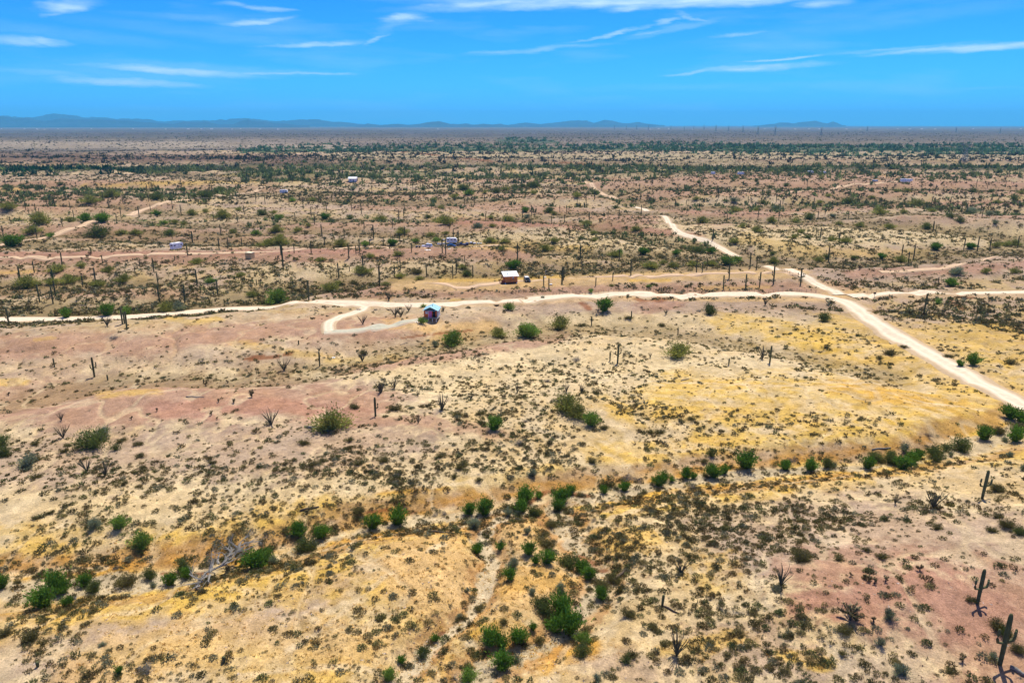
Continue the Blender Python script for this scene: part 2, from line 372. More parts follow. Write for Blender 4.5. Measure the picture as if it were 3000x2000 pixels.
# little washes: sandy beds, brushy banks
RED = (.34, .17, .09)
brush = np.zeros(GU.shape, np.float32)
for i, (s, dep, hw, soft) in enumerate(WASHES):
    d = WASHD[i]
    if i < 3:
        if i == 0: ALB = paint(ALB, RED, (1 - sst(.25, .6, np.abs(d - .95) + NQ2 * .6)) * .45)
        if i in (1, 2): ALB = paint(ALB, (.42, .22, .10), (1 - sst(.75, 1.1, d + NQ2 * .8)) * .55)
        ALB = paint(ALB, (.62, .53, .41) if i == 1 else SAND, (1 - (sst(.22, .42, d + NQ2 * .5) if i == 0 else sst(.4, .65, d + NQ2 * .5))) * .95)
    elif i > 3:
        brush = np.maximum(brush, 1 - sst(.5, 1.5, d + NQ))
    else:
        brush = np.maximum(brush, (1 - sst(.3, 1.1, d + NQ)) * .8)
ALB = paint(ALB, (.24, .185, .10), brush * .75)
for c, pts, r, wt in [((.60, .43, .235), "1180,838 1350,834 1500,833 1700,822 1900,814 2100,806 2330,800", 15, .95), ((.66, .44, .12), "1300,822 1450,820 1640,812", 5, .7), ((.66, .44, .12), "1850,822 1960,822", 4, .8), ((.62, .45, .28), "1100,893 1400,892 1750,876 2150,872 2450,880", 7, .7), ((.62, .45, .28), "2380,822 2460,862 2520,900 2600,965 2760,1050 3060,1215", 16, .55), ((.60, .44, .30), "2540,862 3100,868", 10, .8)]:
    ALB = paint(ALB, c, stroke(pts, r, 2.6, .8) * wt)
# red cut banks
for s, r in [("735,1052 800,1046 850,1036", 4), ("770,1040 720,1050", 3), ("1885,875 1905,870 1930,875", 9), ("1705,888 1725,905", 4), ("2560,872 2620,870", 2), ("2805,870 2850,872", 3), ("2785,880 2820,905", 3), ("1080,1500 1160,1490 1210,1502", 4), ("1700,1632 1740,1650 1770,1672", 6), ("1540,1480 1600,1440 1720,1452", 5), ("1255,1885 1300,1850", 3), ("480,1680 600,1680", 5), ("1180,445 1440,472", 2), ("1620,476 1740,482", 2), ("1180,990 1300,975 1380,968", 3)]:
    ALB = paint(ALB, (.25, .09, .035), stroke(s, r, 2.6, 1.0) * .8)
# game trails through the dry grass
for s in ["1880,1128 2050,1140 2200,1150 2350,1160 2480,1158 2560,1170 2700,1195 2880,1200", "2200,1100 2350,1120 2480,1145 2560,1135", "1980,1480 2100,1440 2250,1405 2500,1392", "1700,1540 1900,1490 1960,1470", "0,1670 150,1650 300,1640", "1080,1460 1200,1440 1400,1415", "1250,1640 1270,1625 1300,1610", "850,1920 1000,1820 1150,1700", "780,1600 900,1600 1200,1550 1380,1520", "1200,1970 950,1960 700,1990"]:
    lw = W(s, 0)
    dd = seg_dist(GX, GY, smooth_line(lw, 4)) + (fbm(GX / 2, GY / 2, 77, 3) - .5) * 1.2
    ALB = paint(ALB, (.66, .54, .38), (1 - sst(.25, .7, dd)) * .7)
q4 = np.abs(fbm(GX / 9 + 3, GY / 13, 47, 3) - .5) * 2
ALB = paint(ALB, (.64, .53, .38), (1 - sst(.02, .09, q4)) * .5 * (1 - sst(180, 260, DD)))
# mottling
mot = 1 + .62 * NQ2 + .22 * (fbm(GX / 1.7, GY / 1.7, 91, 3) - .5) * (1 - sst(300, 900, DD))
hue = (fbm(GX / 5, GY / 5, 95, 4) - .5)[..., None] * np.array([-.05, .08, .35]) * .7
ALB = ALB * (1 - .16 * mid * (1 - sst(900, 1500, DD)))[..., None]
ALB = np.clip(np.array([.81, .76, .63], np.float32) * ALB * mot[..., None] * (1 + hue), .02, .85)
# brush density, 0..1
DEN = np.full(GU.shape, .20, np.float32)
clump = fbm(GX / 9, GY / 9, 101, 4)
def dens(v, pts, r, k=2.6):
    global DEN
    m = stroke(pts, r, k, 1.2)
    DEN = DEN * (1 - m) + v * m
DEN = np.where(DD > 235, .55, DEN).astype(np.float32)
dens(.62, "1100,1120 1500,1050 1900,1060 2250,1080", 60); dens(.9, "1750,1180 1950,1220 1800,1290", 42); dens(.62, "1250,1180 1600,1200 1700,1300 1500,1340", 60)
dens(.55, "100,1320 300,1400 600,1400", 50); dens(.75, "950,1350 1250,1400 1400,1370", 52); dens(.5, "1500,1340 1700,1350", 40); dens(.42, "0,1500 400,1520 700,1500", 40)
dens(.85, "2500,960 2800,1010 3100,1020", 80); dens(.6, "2900,1110 3100,1120", 50); dens(.5, "2300,950 2400,930 2150,920", 24); dens(.45, "1550,930 1800,935 2050,940", 24)
dens(.8, "1950,1480 2150,1530 2350,1530 2700,1470", 44); dens(.6, "1800,1600 1880,1660 1850,1700", 42); dens(.65, "2000,1560 2200,1580", 36); dens(.3, "2600,1440 2900,1430", 40)
dens(.12, "2000,1150 2500,1160 2850,1200", 40); dens(.5, "1950,1260 2300,1220 2600,1260", 24); dens(.10, "1900,1400 2300,1340 2800,1250", 14)
dens(.05, "0,1190 500,1180 1000,1180", 50); dens(.06, "0,1010 500,990 900,960 1150,955", 22); dens(.04, "1500,895 2000,890 2400,885", 8); dens(.1, "1200,830 1600,828 2200,815 2400,850", 20); dens(.1, "2400,800 2700,790 3100,768", 18)
dens(.10, "0,752 500,748 900,745 1400,735", 18); dens(.12, "0,800 300,795", 12); dens(.9, "0,880 300,870 700,855 850,830", 24); dens(.8, "700,805 1000,790 1300,780", 30); dens(.95, "1350,700 1900,715 2200,745", 28); dens(1., "2000,690 2500,690 3100,695", 44); dens(.15, "1350,655 1700,662 2050,690", 8)
dens(.4, "100,1090 500,1060 900,1060 1200,1010", 18); dens(.07, "2450,1760 2750,1760 2950,1950", 130); dens(.22, "1500,1960 2000,1950 2300,1900", 60); dens(.3, "2150,1800 2300,1900", 60); dens(.12, "600,1900 1000,1800 1300,1700", 70); dens(.25, "0,1900 400,1850", 60); dens(.15, "1300,1650 1600,1650", 60); dens(.55, "1050,560 2000,570 3100,570", 30)
DEN = np.maximum(DEN, brush)
DEN = np.maximum(DEN, .55 * (1 - sst(.9, 2.2, WASHD[0] + NQ)) * sst(.3, .6, WASHD[0]))
DEN *= sst(.25, .55, clump) * 1.2
DEN = np.clip(DEN + flank * .45, 0, 1.2)
DEN[DD > 1100] = np.maximum(DEN[DD > 1100], .8)
for pts, r, k_ in [("1180,838 1350,834 1500,833 1700,822 1900,814 2100,806 2330,800", 19, .97), ("1250,858 1600,850 2250,842", 10, .6), ("0,752 500,748 900,745 1400,735", 14, .75), ("1200,945 1300,950 1400,960", 22, .8), ("1500,897 2000,893 2400,888", 10, .85), ("2540,862 3100,868", 9, .8), ("400,1850 900,1800 1200,1700", 60, .55), ("0,1190 500,1180 1000,1190", 50, .6), ("2000,1150 2500,1170 2850,1210", 34, .6), ("1850,1390 2300,1340 2800,1255", 16, .7), ("1300,1650 1550,1650", 50, .5), ("1000,1950 1350,1900", 60, .5)]:
    DEN = DEN * (1 - k_ * stroke(pts, r, 2.6, .8))

# ------------------------------------------------------------------ meshes
def make_mesh(name, V, Fc, mat=None, parent=None, col=None, smooth=False, loc=None):
    me = bpy.data.meshes.new(name)
    if isinstance(V, np.ndarray):
        k = Fc.shape[1]
        me.vertices.add(len(V)); me.vertices.foreach_set('co', np.ascontiguousarray(V, np.float32).ravel())
        me.loops.add(Fc.size); me.loops.foreach_set('vertex_index', np.ascontiguousarray(Fc, np.int32).ravel())
        me.polygons.add(len(Fc)); me.polygons.foreach_set('loop_start', np.arange(0, Fc.size, k, dtype=np.int32))
        me.update(calc_edges=True)
    else:
        me.from_pydata(V, [], Fc); me.update()
    if col is not None:
        a = me.attributes.new('albedo', 'FLOAT_COLOR', 'POINT')
        c4 = np.ones((len(me.vertices), 4), np.float32); c4[:, :3] = col
        a.data.foreach_set('color', c4.ravel())
    if smooth:
        me.polygons.foreach_set('use_smooth', np.ones(len(me.polygons), bool))
    if mat:
        for m in (mat if isinstance(mat, list) else [mat]): me.materials.append(m)
    ob = bpy.data.objects.new(name, me)
    COL.objects.link(ob)
    if parent: ob.parent = parent
    if loc is not None: ob.location = loc
    return ob
def tag(o, label=None, cat=None, group=None, kind=None):
    if label: o['label'] = label
    if cat: o['category'] = cat
    if group: o['group'] = group
    if kind: o['kind'] = kind
    return o
def mat(name, col=(.5, .5, .5), rough=.8, metal=0, attr=False, rnd=0, bump=None, noise=None, trans=0, spec=.3):
    m = bpy.data.materials.new(name); m.use_nodes = True
    t = m.node_tree; b = t.nodes['Principled BSDF']
    b.inputs['Roughness'].default_value = rough; b.inputs['Metallic'].default_value = metal
    b.inputs['Specular IOR Level'].default_value = spec
    if attr:
        a = t.nodes.new('ShaderNodeAttribute'); a.attribute_name = 'albedo'; src = a.outputs['Color']
    else:
        rg = t.nodes.new('ShaderNodeRGB'); rg.outputs[0].default_value = (*col, 1); src = rg.outputs[0]
    if noise:
        sc, amt = noise
        tcn = t.nodes.new('ShaderNodeTexCoord'); n = t.nodes.new('ShaderNodeTexNoise'); n.inputs['Scale'].default_value = sc; n.inputs['Detail'].default_value = 4
        t.links.new(tcn.outputs['Object'], n.inputs['Vector'])
        mr = t.nodes.new('ShaderNodeMapRange'); mr.inputs[1].default_value = .25; mr.inputs[2].default_value = .75; mr.inputs[3].default_value = 1 - amt; mr.inputs[4].default_value = 1 + amt
        t.links.new(n.outputs[0], mr.inputs[0])
        vm = t.nodes.new('ShaderNodeVectorMath'); vm.operation = 'SCALE'; t.links.new(src, vm.inputs[0]); t.links.new(mr.outputs[0], vm.inputs['Scale']); src = vm.outputs[0]
    if rnd:
        oi = t.nodes.new('ShaderNodeObjectInfo')
        mr = t.nodes.new('ShaderNodeMapRange'); mr.inputs[3].default_value = 1 - rnd; mr.inputs[4].default_value = 1 + rnd
        t.links.new(oi.outputs['Random'], mr.inputs[0])
        vm = t.nodes.new('ShaderNodeVectorMath'); vm.operation = 'SCALE'; t.links.new(src, vm.inputs[0]); t.links.new(mr.outputs[0], vm.inputs['Scale']); src = vm.outputs[0]
    t.links.new(src, b.inputs['Base Color'])
    if trans:
        tr = t.nodes.new('ShaderNodeBsdfTranslucent'); t.links.new(src, tr.inputs['Color'])
        ms = t.nodes.new('ShaderNodeMixShader'); ms.inputs[0].default_value = trans
        t.links.new(b.outputs[0], ms.inputs[1]); t.links.new(tr.outputs[0], ms.inputs[2]); t.links.new(ms.outputs[0], t.nodes['Material Output'].inputs[0])
    return m
# ground material: vertex albedo broken up by gravel and crusts
gm = mat('desert_ground', attr=True, rough=.95, spec=.12)
t = gm.node_tree; b = t.nodes['Principled BSDF']
src = b.inputs['Base Color'].links[0].from_socket
g_tc = t.nodes.new('ShaderNodeNewGeometry')
def nz_node(scale, detail=4, rough=.6):
    n = t.nodes.new('ShaderNodeTexNoise'); n.inputs['Scale'].default_value = scale; n.inputs['Detail'].default_value = detail; n.inputs['Roughness'].default_value = rough
    t.links.new(g_tc.outputs['Position'], n.inputs['Vector']); return n
def mrange(x, a, bb, c, d):
    n = t.nodes.new('ShaderNodeMapRange'); n.inputs[1].default_value = a; n.inputs[2].default_value = bb; n.inputs[3].default_value = c; n.inputs[4].default_value = d
    t.links.new(x, n.inputs[0]); return n.outputs[0]
n1 = nz_node(4.5, 5, .75); n2 = nz_node(.9, 5, .65); n3 = nz_node(.12, 5, .6)
k = mth(t, 'MULTIPLY', mrange(n1.outputs[0], .3, .7, .62, 1.38), mrange(n2.outputs[0], .3, .7, .80, 1.18))
k = mth(t, 'MULTIPLY', k, mrange(n3.outputs[0], .3, .7, .92, 1.08))
vo = t.nodes.new('ShaderNodeTexVoronoi'); vo.inputs['Scale'].default_value = 1.9; t.links.new(g_tc.outputs['Position'], vo.inputs['Vector'])
stones = mrange(vo.outputs['Distance'], .10, .17, .5, 1.0)           # scattered dark stones and litter
sel = mrange(nz_node(.35, 3).outputs[0], .46, .56, 0, 1)
st = mth(t, 'ADD', mth(t, 'MULTIPLY', stones, sel), mth(t, 'SUBTRACT', 1, sel))
k = mth(t, 'MULTIPLY', k, st)
vm = t.nodes.new('ShaderNodeVectorMath'); vm.operation = 'SCALE'; t.links.new(src, vm.inputs[0]); t.links.new(k, vm.inputs['Scale'])
t.links.new(vm.outputs[0], b.inputs['Base Color'])
bp = t.nodes.new('ShaderNodeBump'); bp.inputs['Strength'].default_value = .55; bp.inputs['Distance'].default_value = .25
t.links.new(mth(t, 'ADD', n1.outputs[0], mth(t, 'MULTIPLY', n2.outputs[0], 2.0)), bp.inputs['Height']); t.links.new(bp.outputs[0], b.inputs['Normal'])
nr, nc = GU.shape
idx = np.arange(nr * nc, dtype=np.int32).reshape(nr, nc)
quads = np.stack([idx[:-1, :-1], idx[:-1, 1:], idx[1:, 1:], idx[1:, :-1]], -1).reshape(-1, 4)
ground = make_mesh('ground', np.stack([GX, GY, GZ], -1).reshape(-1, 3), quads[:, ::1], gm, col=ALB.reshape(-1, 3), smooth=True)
tag(ground, 'desert ground of pink gravel terraces, tan slopes and yellow dead grass', kind='structure')
# ------------------------------------------------------------------ roads and tracks draped on the ground
def ribbon(name, pts, width, material, label, lift=.17, gaps=None, wob=.1):
    line = [at(u, v) for u, v in pts]
    line = smooth_line([(p.x, p.y) for p in line], 10)
    seg = [0]
    for a, b2 in zip(line[:-1], line[1:]): seg.append(seg[-1] + math.hypot(b2[0] - a[0], b2[1] - a[1]))
    n = max(8, int(seg[-1] / max(1.2, width * .35)))
    s = np.linspace(0, seg[-1], n); xs = np.interp(s, seg, [p[0] for p in line]); ys = np.interp(s, seg, [p[1] for p in line])
    ker = np.ones(9) / 9; pad = lambda a: np.convolve(np.pad(a, 4, 'edge'), ker, 'valid')
    for _ in range(2): xs, ys = pad(xs), pad(ys)
    tx = np.gradient(xs); ty = np.gradient(ys); l = np.hypot(tx, ty) + 1e-9; nx, ny = -ty / l, tx / l
    prof = [(-.62, -.35), (-.5, .0), (-.3, .4), (-.1, 1), (.1, 1), (.3, .4), (.5, 0), (.62, -.35)]
    V = []; c = []
    for i in range(n):
        wv = width * (1 + wob * (fbm(np.array([s[i] / 9]), np.array([3.3]), 5, 3)[0] - .5) * 2)
        for q, lf in prof:
            x = xs[i] + nx[i] * q * wv; y = ys[i] + ny[i] * q * wv
            V.append((x, y, 0)); c.append(q)
    V = np.array(V); sm = hgt(V[:, 0], V[:, 1]).reshape(n, len(prof))
    q = np.array([p[1] for p in prof])
    V[:, 2] = (sm + lift + np.minimum(q, 0) * .5 + .04 * np.maximum(q, 0)).ravel()
    m = len(prof); ii = np.arange(n * m).reshape(n, m)
    Fq = np.stack([ii[:-1, :-1], ii[:-1, 1:], ii[1:, 1:], ii[1:, :-1]], -1).reshape(-1, 4)
    cc = np.array(c).reshape(n, m)
    o = make_mesh(name, V, Fq, material, smooth=True)
    at_ = o.data.attributes.new('across', 'FLOAT', 'POINT'); at_.data.foreach_set('value', cc.ravel().astype(np.float32))
    return tag(o, label, kind='structure')
def road_mat(name, base, edge, tr=.35):
    m = mat(name, base, rough=.95, spec=.1); t = m.node_tree; b = t.nodes['Principled BSDF']
    a = t.nodes.new('ShaderNodeAttribute'); a.attribute_name = 'across'
    g = t.nodes.new('ShaderNodeNewGeometry')
    n = t.nodes.new('ShaderNodeTexNoise'); n.inputs['Scale'].default_value = .8; n.inputs['Detail'].default_value = 6; t.links.new(g.outputs['Position'], n.inputs['Vector'])
    ab = mth(t, 'ABSOLUTE', a.outputs['Fac'])
    e = mth(t, 'ADD', ab, mth(t, 'MULTIPLY', mth(t, 'SUBTRACT', n.outputs[0], .5), .35))
    mr = t.nodes.new('ShaderNodeMapRange'); mr.interpolation_type = 'SMOOTHSTEP'; mr.inputs[1].default_value = .28; mr.inputs[2].default_value = .48; t.links.new(e, mr.inputs[0])
    mx = t.nodes.new('ShaderNodeMix'); mx.data_type = 'RGBA'; t.links.new(mr.outputs[0], mx.inputs[0]); mx.inputs[6].default_value = (*base, 1); mx.inputs[7].default_value = (*edge, 1)
    # wheel tracks: polished paler bands
    wv = mth(t, 'ABSOLUTE', mth(t, 'SUBTRACT', ab, .2))
    w2 = t.nodes.new('ShaderNodeMapRange'); w2.inputs[1].default_value = .03; w2.inputs[2].default_value = .1; w2.inputs[3].default_value = 1.0; w2.inputs[4].default_value = 1 - tr; t.links.new(wv, w2.inputs[0])
    n2 = t.nodes.new('ShaderNodeMapRange'); n2.inputs[1].default_value = .3; n2.inputs[2].default_value = .7; n2.inputs[3].default_value = .88; n2.inputs[4].default_value = 1.1; t.links.new(n.outputs[0], n2.inputs[0])
    vm = t.nodes.new('ShaderNodeVectorMath'); vm.operation = 'SCALE'; t.links.new(mx.outputs[2], vm.inputs[0]); t.links.new(mth(t, 'MULTIPLY', w2.outputs[0], n2.outputs[0]), vm.inputs['Scale'])
    t.links.new(vm.outputs[0], b.inputs['Base Color'])
    return m
RM = road_mat('graded_gravel', (.70, .585, .43), (.50, .37, .23), .12)
TM = road_mat('track_dirt', (.62, .44, .28), (.46, .32, .21), .2)
GM2 = road_mat('grey_gravel', (.47, .45, .34), (.50, .38, .27), .1)
road = [(-150,940),(0,937),(150,936),(300,933),(440,927),(540,917),(620,908),(700,904),(790,899),(860,893),(900,888),(1000,886),(1060,888),(1150,895),(1230,898),(1330,893),(1420,887),(1500,881),(1620,873),(1750,868),(1950,865),(2200,862),(2400,864),(2455,872),(2490,888),(2520,915),(2570,952),(2640,993),(2720,1038),(2820,1093),(2920,1147),(3060,1225)]
ribbon('gravel_road', road, 6.4, RM, 'pale graded gravel road sweeping across the terrace and down to the right')
ribbon('branch_road', [(2470,872),(2420,845),(2380,822),(2330,800),(2270,785),(2225,778)], 4.6, RM, 'pale dirt road leaving the junction up to a low rise')
ribbon('branch_road', [(2165,756),(2150,748),(2105,722),(2050,702),(2000,688),(1975,668),(1955,645),(1932,631)], 4.4, RM, 'pale dirt road climbing away from the junction toward the far washes')
ribbon('far_dirt_road', [(1897,622),(1875,610),(1845,603)], 5, RM, 'short pale stretch of dirt road seen between two rises')
ribbon('far_dirt_road', [(1818,592),(1795,578),(1768,565),(1735,545),(1700,524)], 5, TM, 'distant tan stretch of dirt road below the far green wash')
ribbon('ridge_track', [(1150,833),(1300,832),(1450,832),(1600,818),(1720,812),(1850,812),(2000,806),(2150,800),(2290,797),(2370,820)], 3.4, TM, 'two-rut track running along the terrace behind the gravel road')
ribbon('driveway', [(1062,892),(1072,902),(1050,915),(1005,925),(975,940),(958,955),(958,970),(975,984)], 3.4, RM, 'pale driveway loop dropping from the gravel road')
ribbon('gravel_driveway', [(925,975),(960,975),(1000,973),(1070,966),(1140,954),(1190,945),(1250,933)], 3.2, GM2, 'grey gravel driveway leading to the blue-roofed cabin')
ribbon('left_track', [(-60,735),(20,712),(90,703),(160,688),(200,671),(260,653),(300,645)], 4.2, TM, 'tan dirt track at the left climbing between green bushes')
ribbon('left_track', [(372,635),(400,622),(430,608),(480,596),(540,584),(600,577),(680,570),(760,556),(800,545)], 5.5, TM, 'tan dirt track winding away across the middle distance on the left')
ribbon('camp_track', [(-60,758),(200,754),(400,746),(520,742),(650,742),(740,739),(860,733),(1000,728),(1130,724),(1240,726),(1400,722),(1480,718)], 3.2, TM, 'faint track along the pink terrace to the camp')
ribbon('right_track', [(2462,872),(2520,866),(2600,859),(2750,860),(2900,860),(3100,862)], 5.5, RM, 'broad sandy track leaving the junction to the right')
ribbon('faint_track', [(2560,800),(2700,790),(2800,778),(2880,762),(3060,750)], 3.0, TM, 'faint track over the mauve terrace on the right')
ribbon('far_ridge_track', [(2020,566),(2200,565),(2360,560),(2450,548),(2540,540),(2640,532)], 5, TM, 'thin pink track leading to the white trailer on the far ridge')
ribbon('far_ridge_track', [(1000,538),(1200,540),(1400,537),(1550,530),(1700,521)], 5, TM, 'thin far track crossing left to right below the green wash')

# ------------------------------------------------------------------ mountains on the horizon
mm = mat('mountain_rock', (.035, .04, .045), rough=.95, noise=(.002, .3), spec=.1)
def mountain_range(name, prof, D, depth, label, seed):
    pr = sorted(P(prof)); us = np.linspace(pr[0][0], pr[-1][0], int((pr[-1][0] - pr[0][0]) / 2.2))
    vs = np.interp(us, [p[0] for p in pr], [p[1] for p in pr])
    base = 366.0
    a = np.arctan((us - 1500) / F)
    vs = vs - (fbm(us / 16, us * 0 + seed, seed, 4) - .5) * 2.6 * sst(0, 10, base - vs)
    H = np.maximum(base - vs, 0) * .97 / F * D + CAMH - 4
    nrow = 26; rows = np.linspace(-1, 1, nrow)
    V = np.zeros((nrow, len(us), 3))
    for i, r in enumerate(rows):
        d = D / np.cos(a) + r * depth
        x = d * np.sin(a); y = d * np.cos(a)
        wob = fbm(x / 420, y / 420, seed + 3, 4)
        rid = np.abs(fbm(x / 900, y / 900, seed + 8, 4) - .5) * 2
        prf = max(0, 1 - abs(r)) ** (1.0)
        h = H * (prf if prf >= .999 else np.minimum(prf * (1.1 - .8 * rid) * (.7 + .5 * wob), .9))
        if abs(r) == 1: h = h * 0 - 30
        V[i, :, 0] = x; V[i, :, 1] = y; V[i, :, 2] = h
    k = len(us); ii = np.arange(nrow * k).reshape(nrow, k)
    Fq = np.stack([ii[:-1, :-1], ii[:-1, 1:], ii[1:, 1:], ii[1:, :-1]], -1).reshape(-1, 4)
    o = make_mesh(name, V.reshape(-1, 3), Fq, mm)
    tag(o, label, kind='structure')
RA = "-700,352 -300,340 0,332 38,337 83,340 105,345 143,343 165,350 190,353 230,344 290,347 347,349 402,351 459,354 520,360 548,362 580,354 610,357 644,355 676,364 714,363 730,356 759,347 768,353 803,353 829,360 861,357 890,362 931,366"
ri = [p for p in P(RA)]
mountain_range('mountain_range', RA, 19000, 1500, 'low dark blue mountain range along the left horizon', 11)
mountain_range('mountain_range', "1060,367 1084,366 1092,360 1110,361 1130,364 1180,362 1207,365 1240,362 1263,357 1275,355 1295,354 1312,358 1326,362 1350,363 1371,361 1390,364 1420,361 1445,364 1470,361 1500,365 1530,367", 21000, 1500, 'blue hills in the centre of the horizon', 13)
mountain_range('mountain_range', "-600,350 0,341 64,337 108,333 160,334 217,331 274,336 344,343 408,343 510,350 600,352 676,348 752,344 816,351 893,348 957,348 1020,353 1084,363 1100,367", 25000, 1800, 'pale blue mountain range behind the darker one on the left', 15)
mountain_range('mountain_range', "1480,367 1538,358 1576,362 1620,358 1659,353 1690,351 1710,352 1730,360 1761,350 1785,352 1806,353 1830,357 1857,357 1880,362 1930,367", 25500, 1600, 'faint pale blue peaks right of the centre of the horizon', 17)
mountain_range('mountain_range', "1540,367 1576,362 1600,365 1640,366 1680,364 1720,365 1740,361 1760,365 1800,366 1830,364 1860,366 1889,362 1905,367", 22000, 1200, 'tiny blue hills in front of the faint peaks', 19)
mountain_range('mountain_range', "2180,367 2201,365 2252,358 2290,358 2316,356 2340,355 2361,352 2386,357 2402,352 2415,358 2430,366 2440,367", 24500, 1500, 'faint blue jagged mountain right of centre on the horizon', 23)
# ------------------------------------------------------------------ haze
HB = 47000.0
hv = [(x, y, z) for z in (-60.0, 800.0) for x, y in ((-HB, -3000), (HB, -3000), (HB, HB + 1000), (-HB, HB + 1000))]
hz = make_mesh('haze', hv, [(3, 2, 1, 0), (4, 5, 6, 7), (0, 1, 5, 4), (1, 2, 6, 5), (2, 3, 7, 6), (3, 0, 4, 7)])
hm = bpy.data.materials.new('haze_air'); hm.use_nodes = True
t = hm.node_tree; t.nodes.clear()
pv = t.nodes.new('ShaderNodeVolumePrincipled'); pv.inputs['Color'].default_value = (.13, .63, 1.0, 1); pv.inputs['Density'].default_value = HAZE = 4.3e-5
pv.inputs['Anisotropy'].default_value = 0.0
mo = t.nodes.new('ShaderNodeOutputMaterial'); t.links.new(pv.outputs[0], mo.inputs['Volume'])
hz.data.materials.append(hm)
hz.display_type = 'WIRE'
tag(hz, kind='stuff')
# ================================================================== vegetation
rng = np.random.default_rng(7)
prnd = random.Random(11)
def tris_cloud(centers, size, outward=None, elong=1.0, rg=rng):
    """one small triangle per centre, random facing; returns V (3n,3) and F"""
    n = len(centers)
    a = rg.normal(size=(n, 3)); a /= np.linalg.norm(a, axis=1, keepdims=True)
    if outward is not None:
        a = a * .55 + outward; a /= np.linalg.norm(a, axis=1, keepdims=True) + 1e-9
    b = rg.normal(size=(n, 3)); b -= (b * a).sum(1, keepdims=True) * a; b /= np.linalg.norm(b, axis=1, keepdims=True)
    s = np.asarray(size).reshape(-1, 1)
    V = np.stack([centers + a * s * elong, centers - a * s * .5 * elong + b * s * .5, centers - a * s * .5 * elong - b * s * .5], 1).reshape(-1, 3)
    return V, np.arange(3 * n).reshape(n, 3)
def crown_mesh(name, n, base_col, seed, style='round', leaf=.075, material=None):
    """foliage of a desert tree or shrub: unit radius, about 1.5 high, foot at the origin"""
    rg = np.random.default_rng(seed)
    nb = {'round': 16, 'spray': 22, 'flat': 15, 'loose': 13}[style]
    th = rg.uniform(0, 2 * PI, nb); ele = rg.uniform(.15, 1.45, nb)
    if style == 'spray': ele = rg.uniform(.55, 1.5, nb)
    if style == 'flat': ele = rg.uniform(.1, .9, nb)
    rr = rg.uniform(.55, 1.0, nb)
    hgt_ = {'round': 1.35, 'spray': 1.5, 'flat': .95, 'loose': 1.3}[style]
    tip = np.stack([np.cos(th) * np.cos(ele) * rr, np.sin(th) * np.cos(ele) * rr, np.sin(ele) * rr * hgt_ + .12], 1)
    k = rg.integers(0, nb, n)
    t_ = np.sqrt(rg.uniform(.03, 1, n)) if style != 'spray' else rg.uniform(.15, 1.05, n)
    spread = .21 if style in ('round', 'flat') else .13
    if style == 'loose': spread = .17
    c = tip[k] * t_[:, None] + rg.normal(size=(n, 3)) * spread * (.55 + .6 * t_[:, None]) * np.array([1, 1, .85])
    c[:, 2] = np.abs(c[:, 2]) + .02
    out = tip[k] / np.linalg.norm(tip[k], axis=1, keepdims=True)
    V, Fc = tris_cloud(c, leaf * rg.uniform(.6, 1.4, n), out + np.array([0, 0, .3]), 1.9 if style == 'spray' else 1.4, rg)
    cv = rg.uniform(.72, 1.3, nb)[k] * rg.uniform(.75, 1.25, n)
    warm = rg.normal(size=n) * .12
    colr = np.array(base_col)[None] * cv[:, None] * (1 + np.stack([warm, warm * .3, -warm], 1))
    if material is None: material = M_LEAF
    me = make_mesh(name, V, Fc, material, col=np.repeat(np.clip(colr, .005, .8), 3, 0))
    me_ = me.data; bpy.data.objects.remove(me)
    return me_
def tube(pts, rads, sides=5):
    V = []; Fc = []
    for i, p in enumerate(pts):
        p = Vector(p); d = (Vector(pts[min(i + 1, len(pts) - 1)]) - Vector(pts[max(i - 1, 0)]))
        if d.length < 1e-6: d = Vector((0, 0, 1))
        q = d.to_track_quat('Z', 'Y')
        for k in range(sides):
            a = 2 * PI * k / sides
            V.append(tuple(p + q @ Vector((math.cos(a) * rads[i], math.sin(a) * rads[i], 0))))
    for i in range(len(pts) - 1):
        for k in range(sides):
            k2 = (k + 1) % sides
            Fc.append((i * sides + k, i * sides + k2, (i + 1) * sides + k2, (i + 1) * sides + k))
    Fc.append(tuple(range(sides - 1, -1, -1))); Fc.append(tuple((len(pts) - 1) * sides + k for k in range(sides)))
    return V, Fc
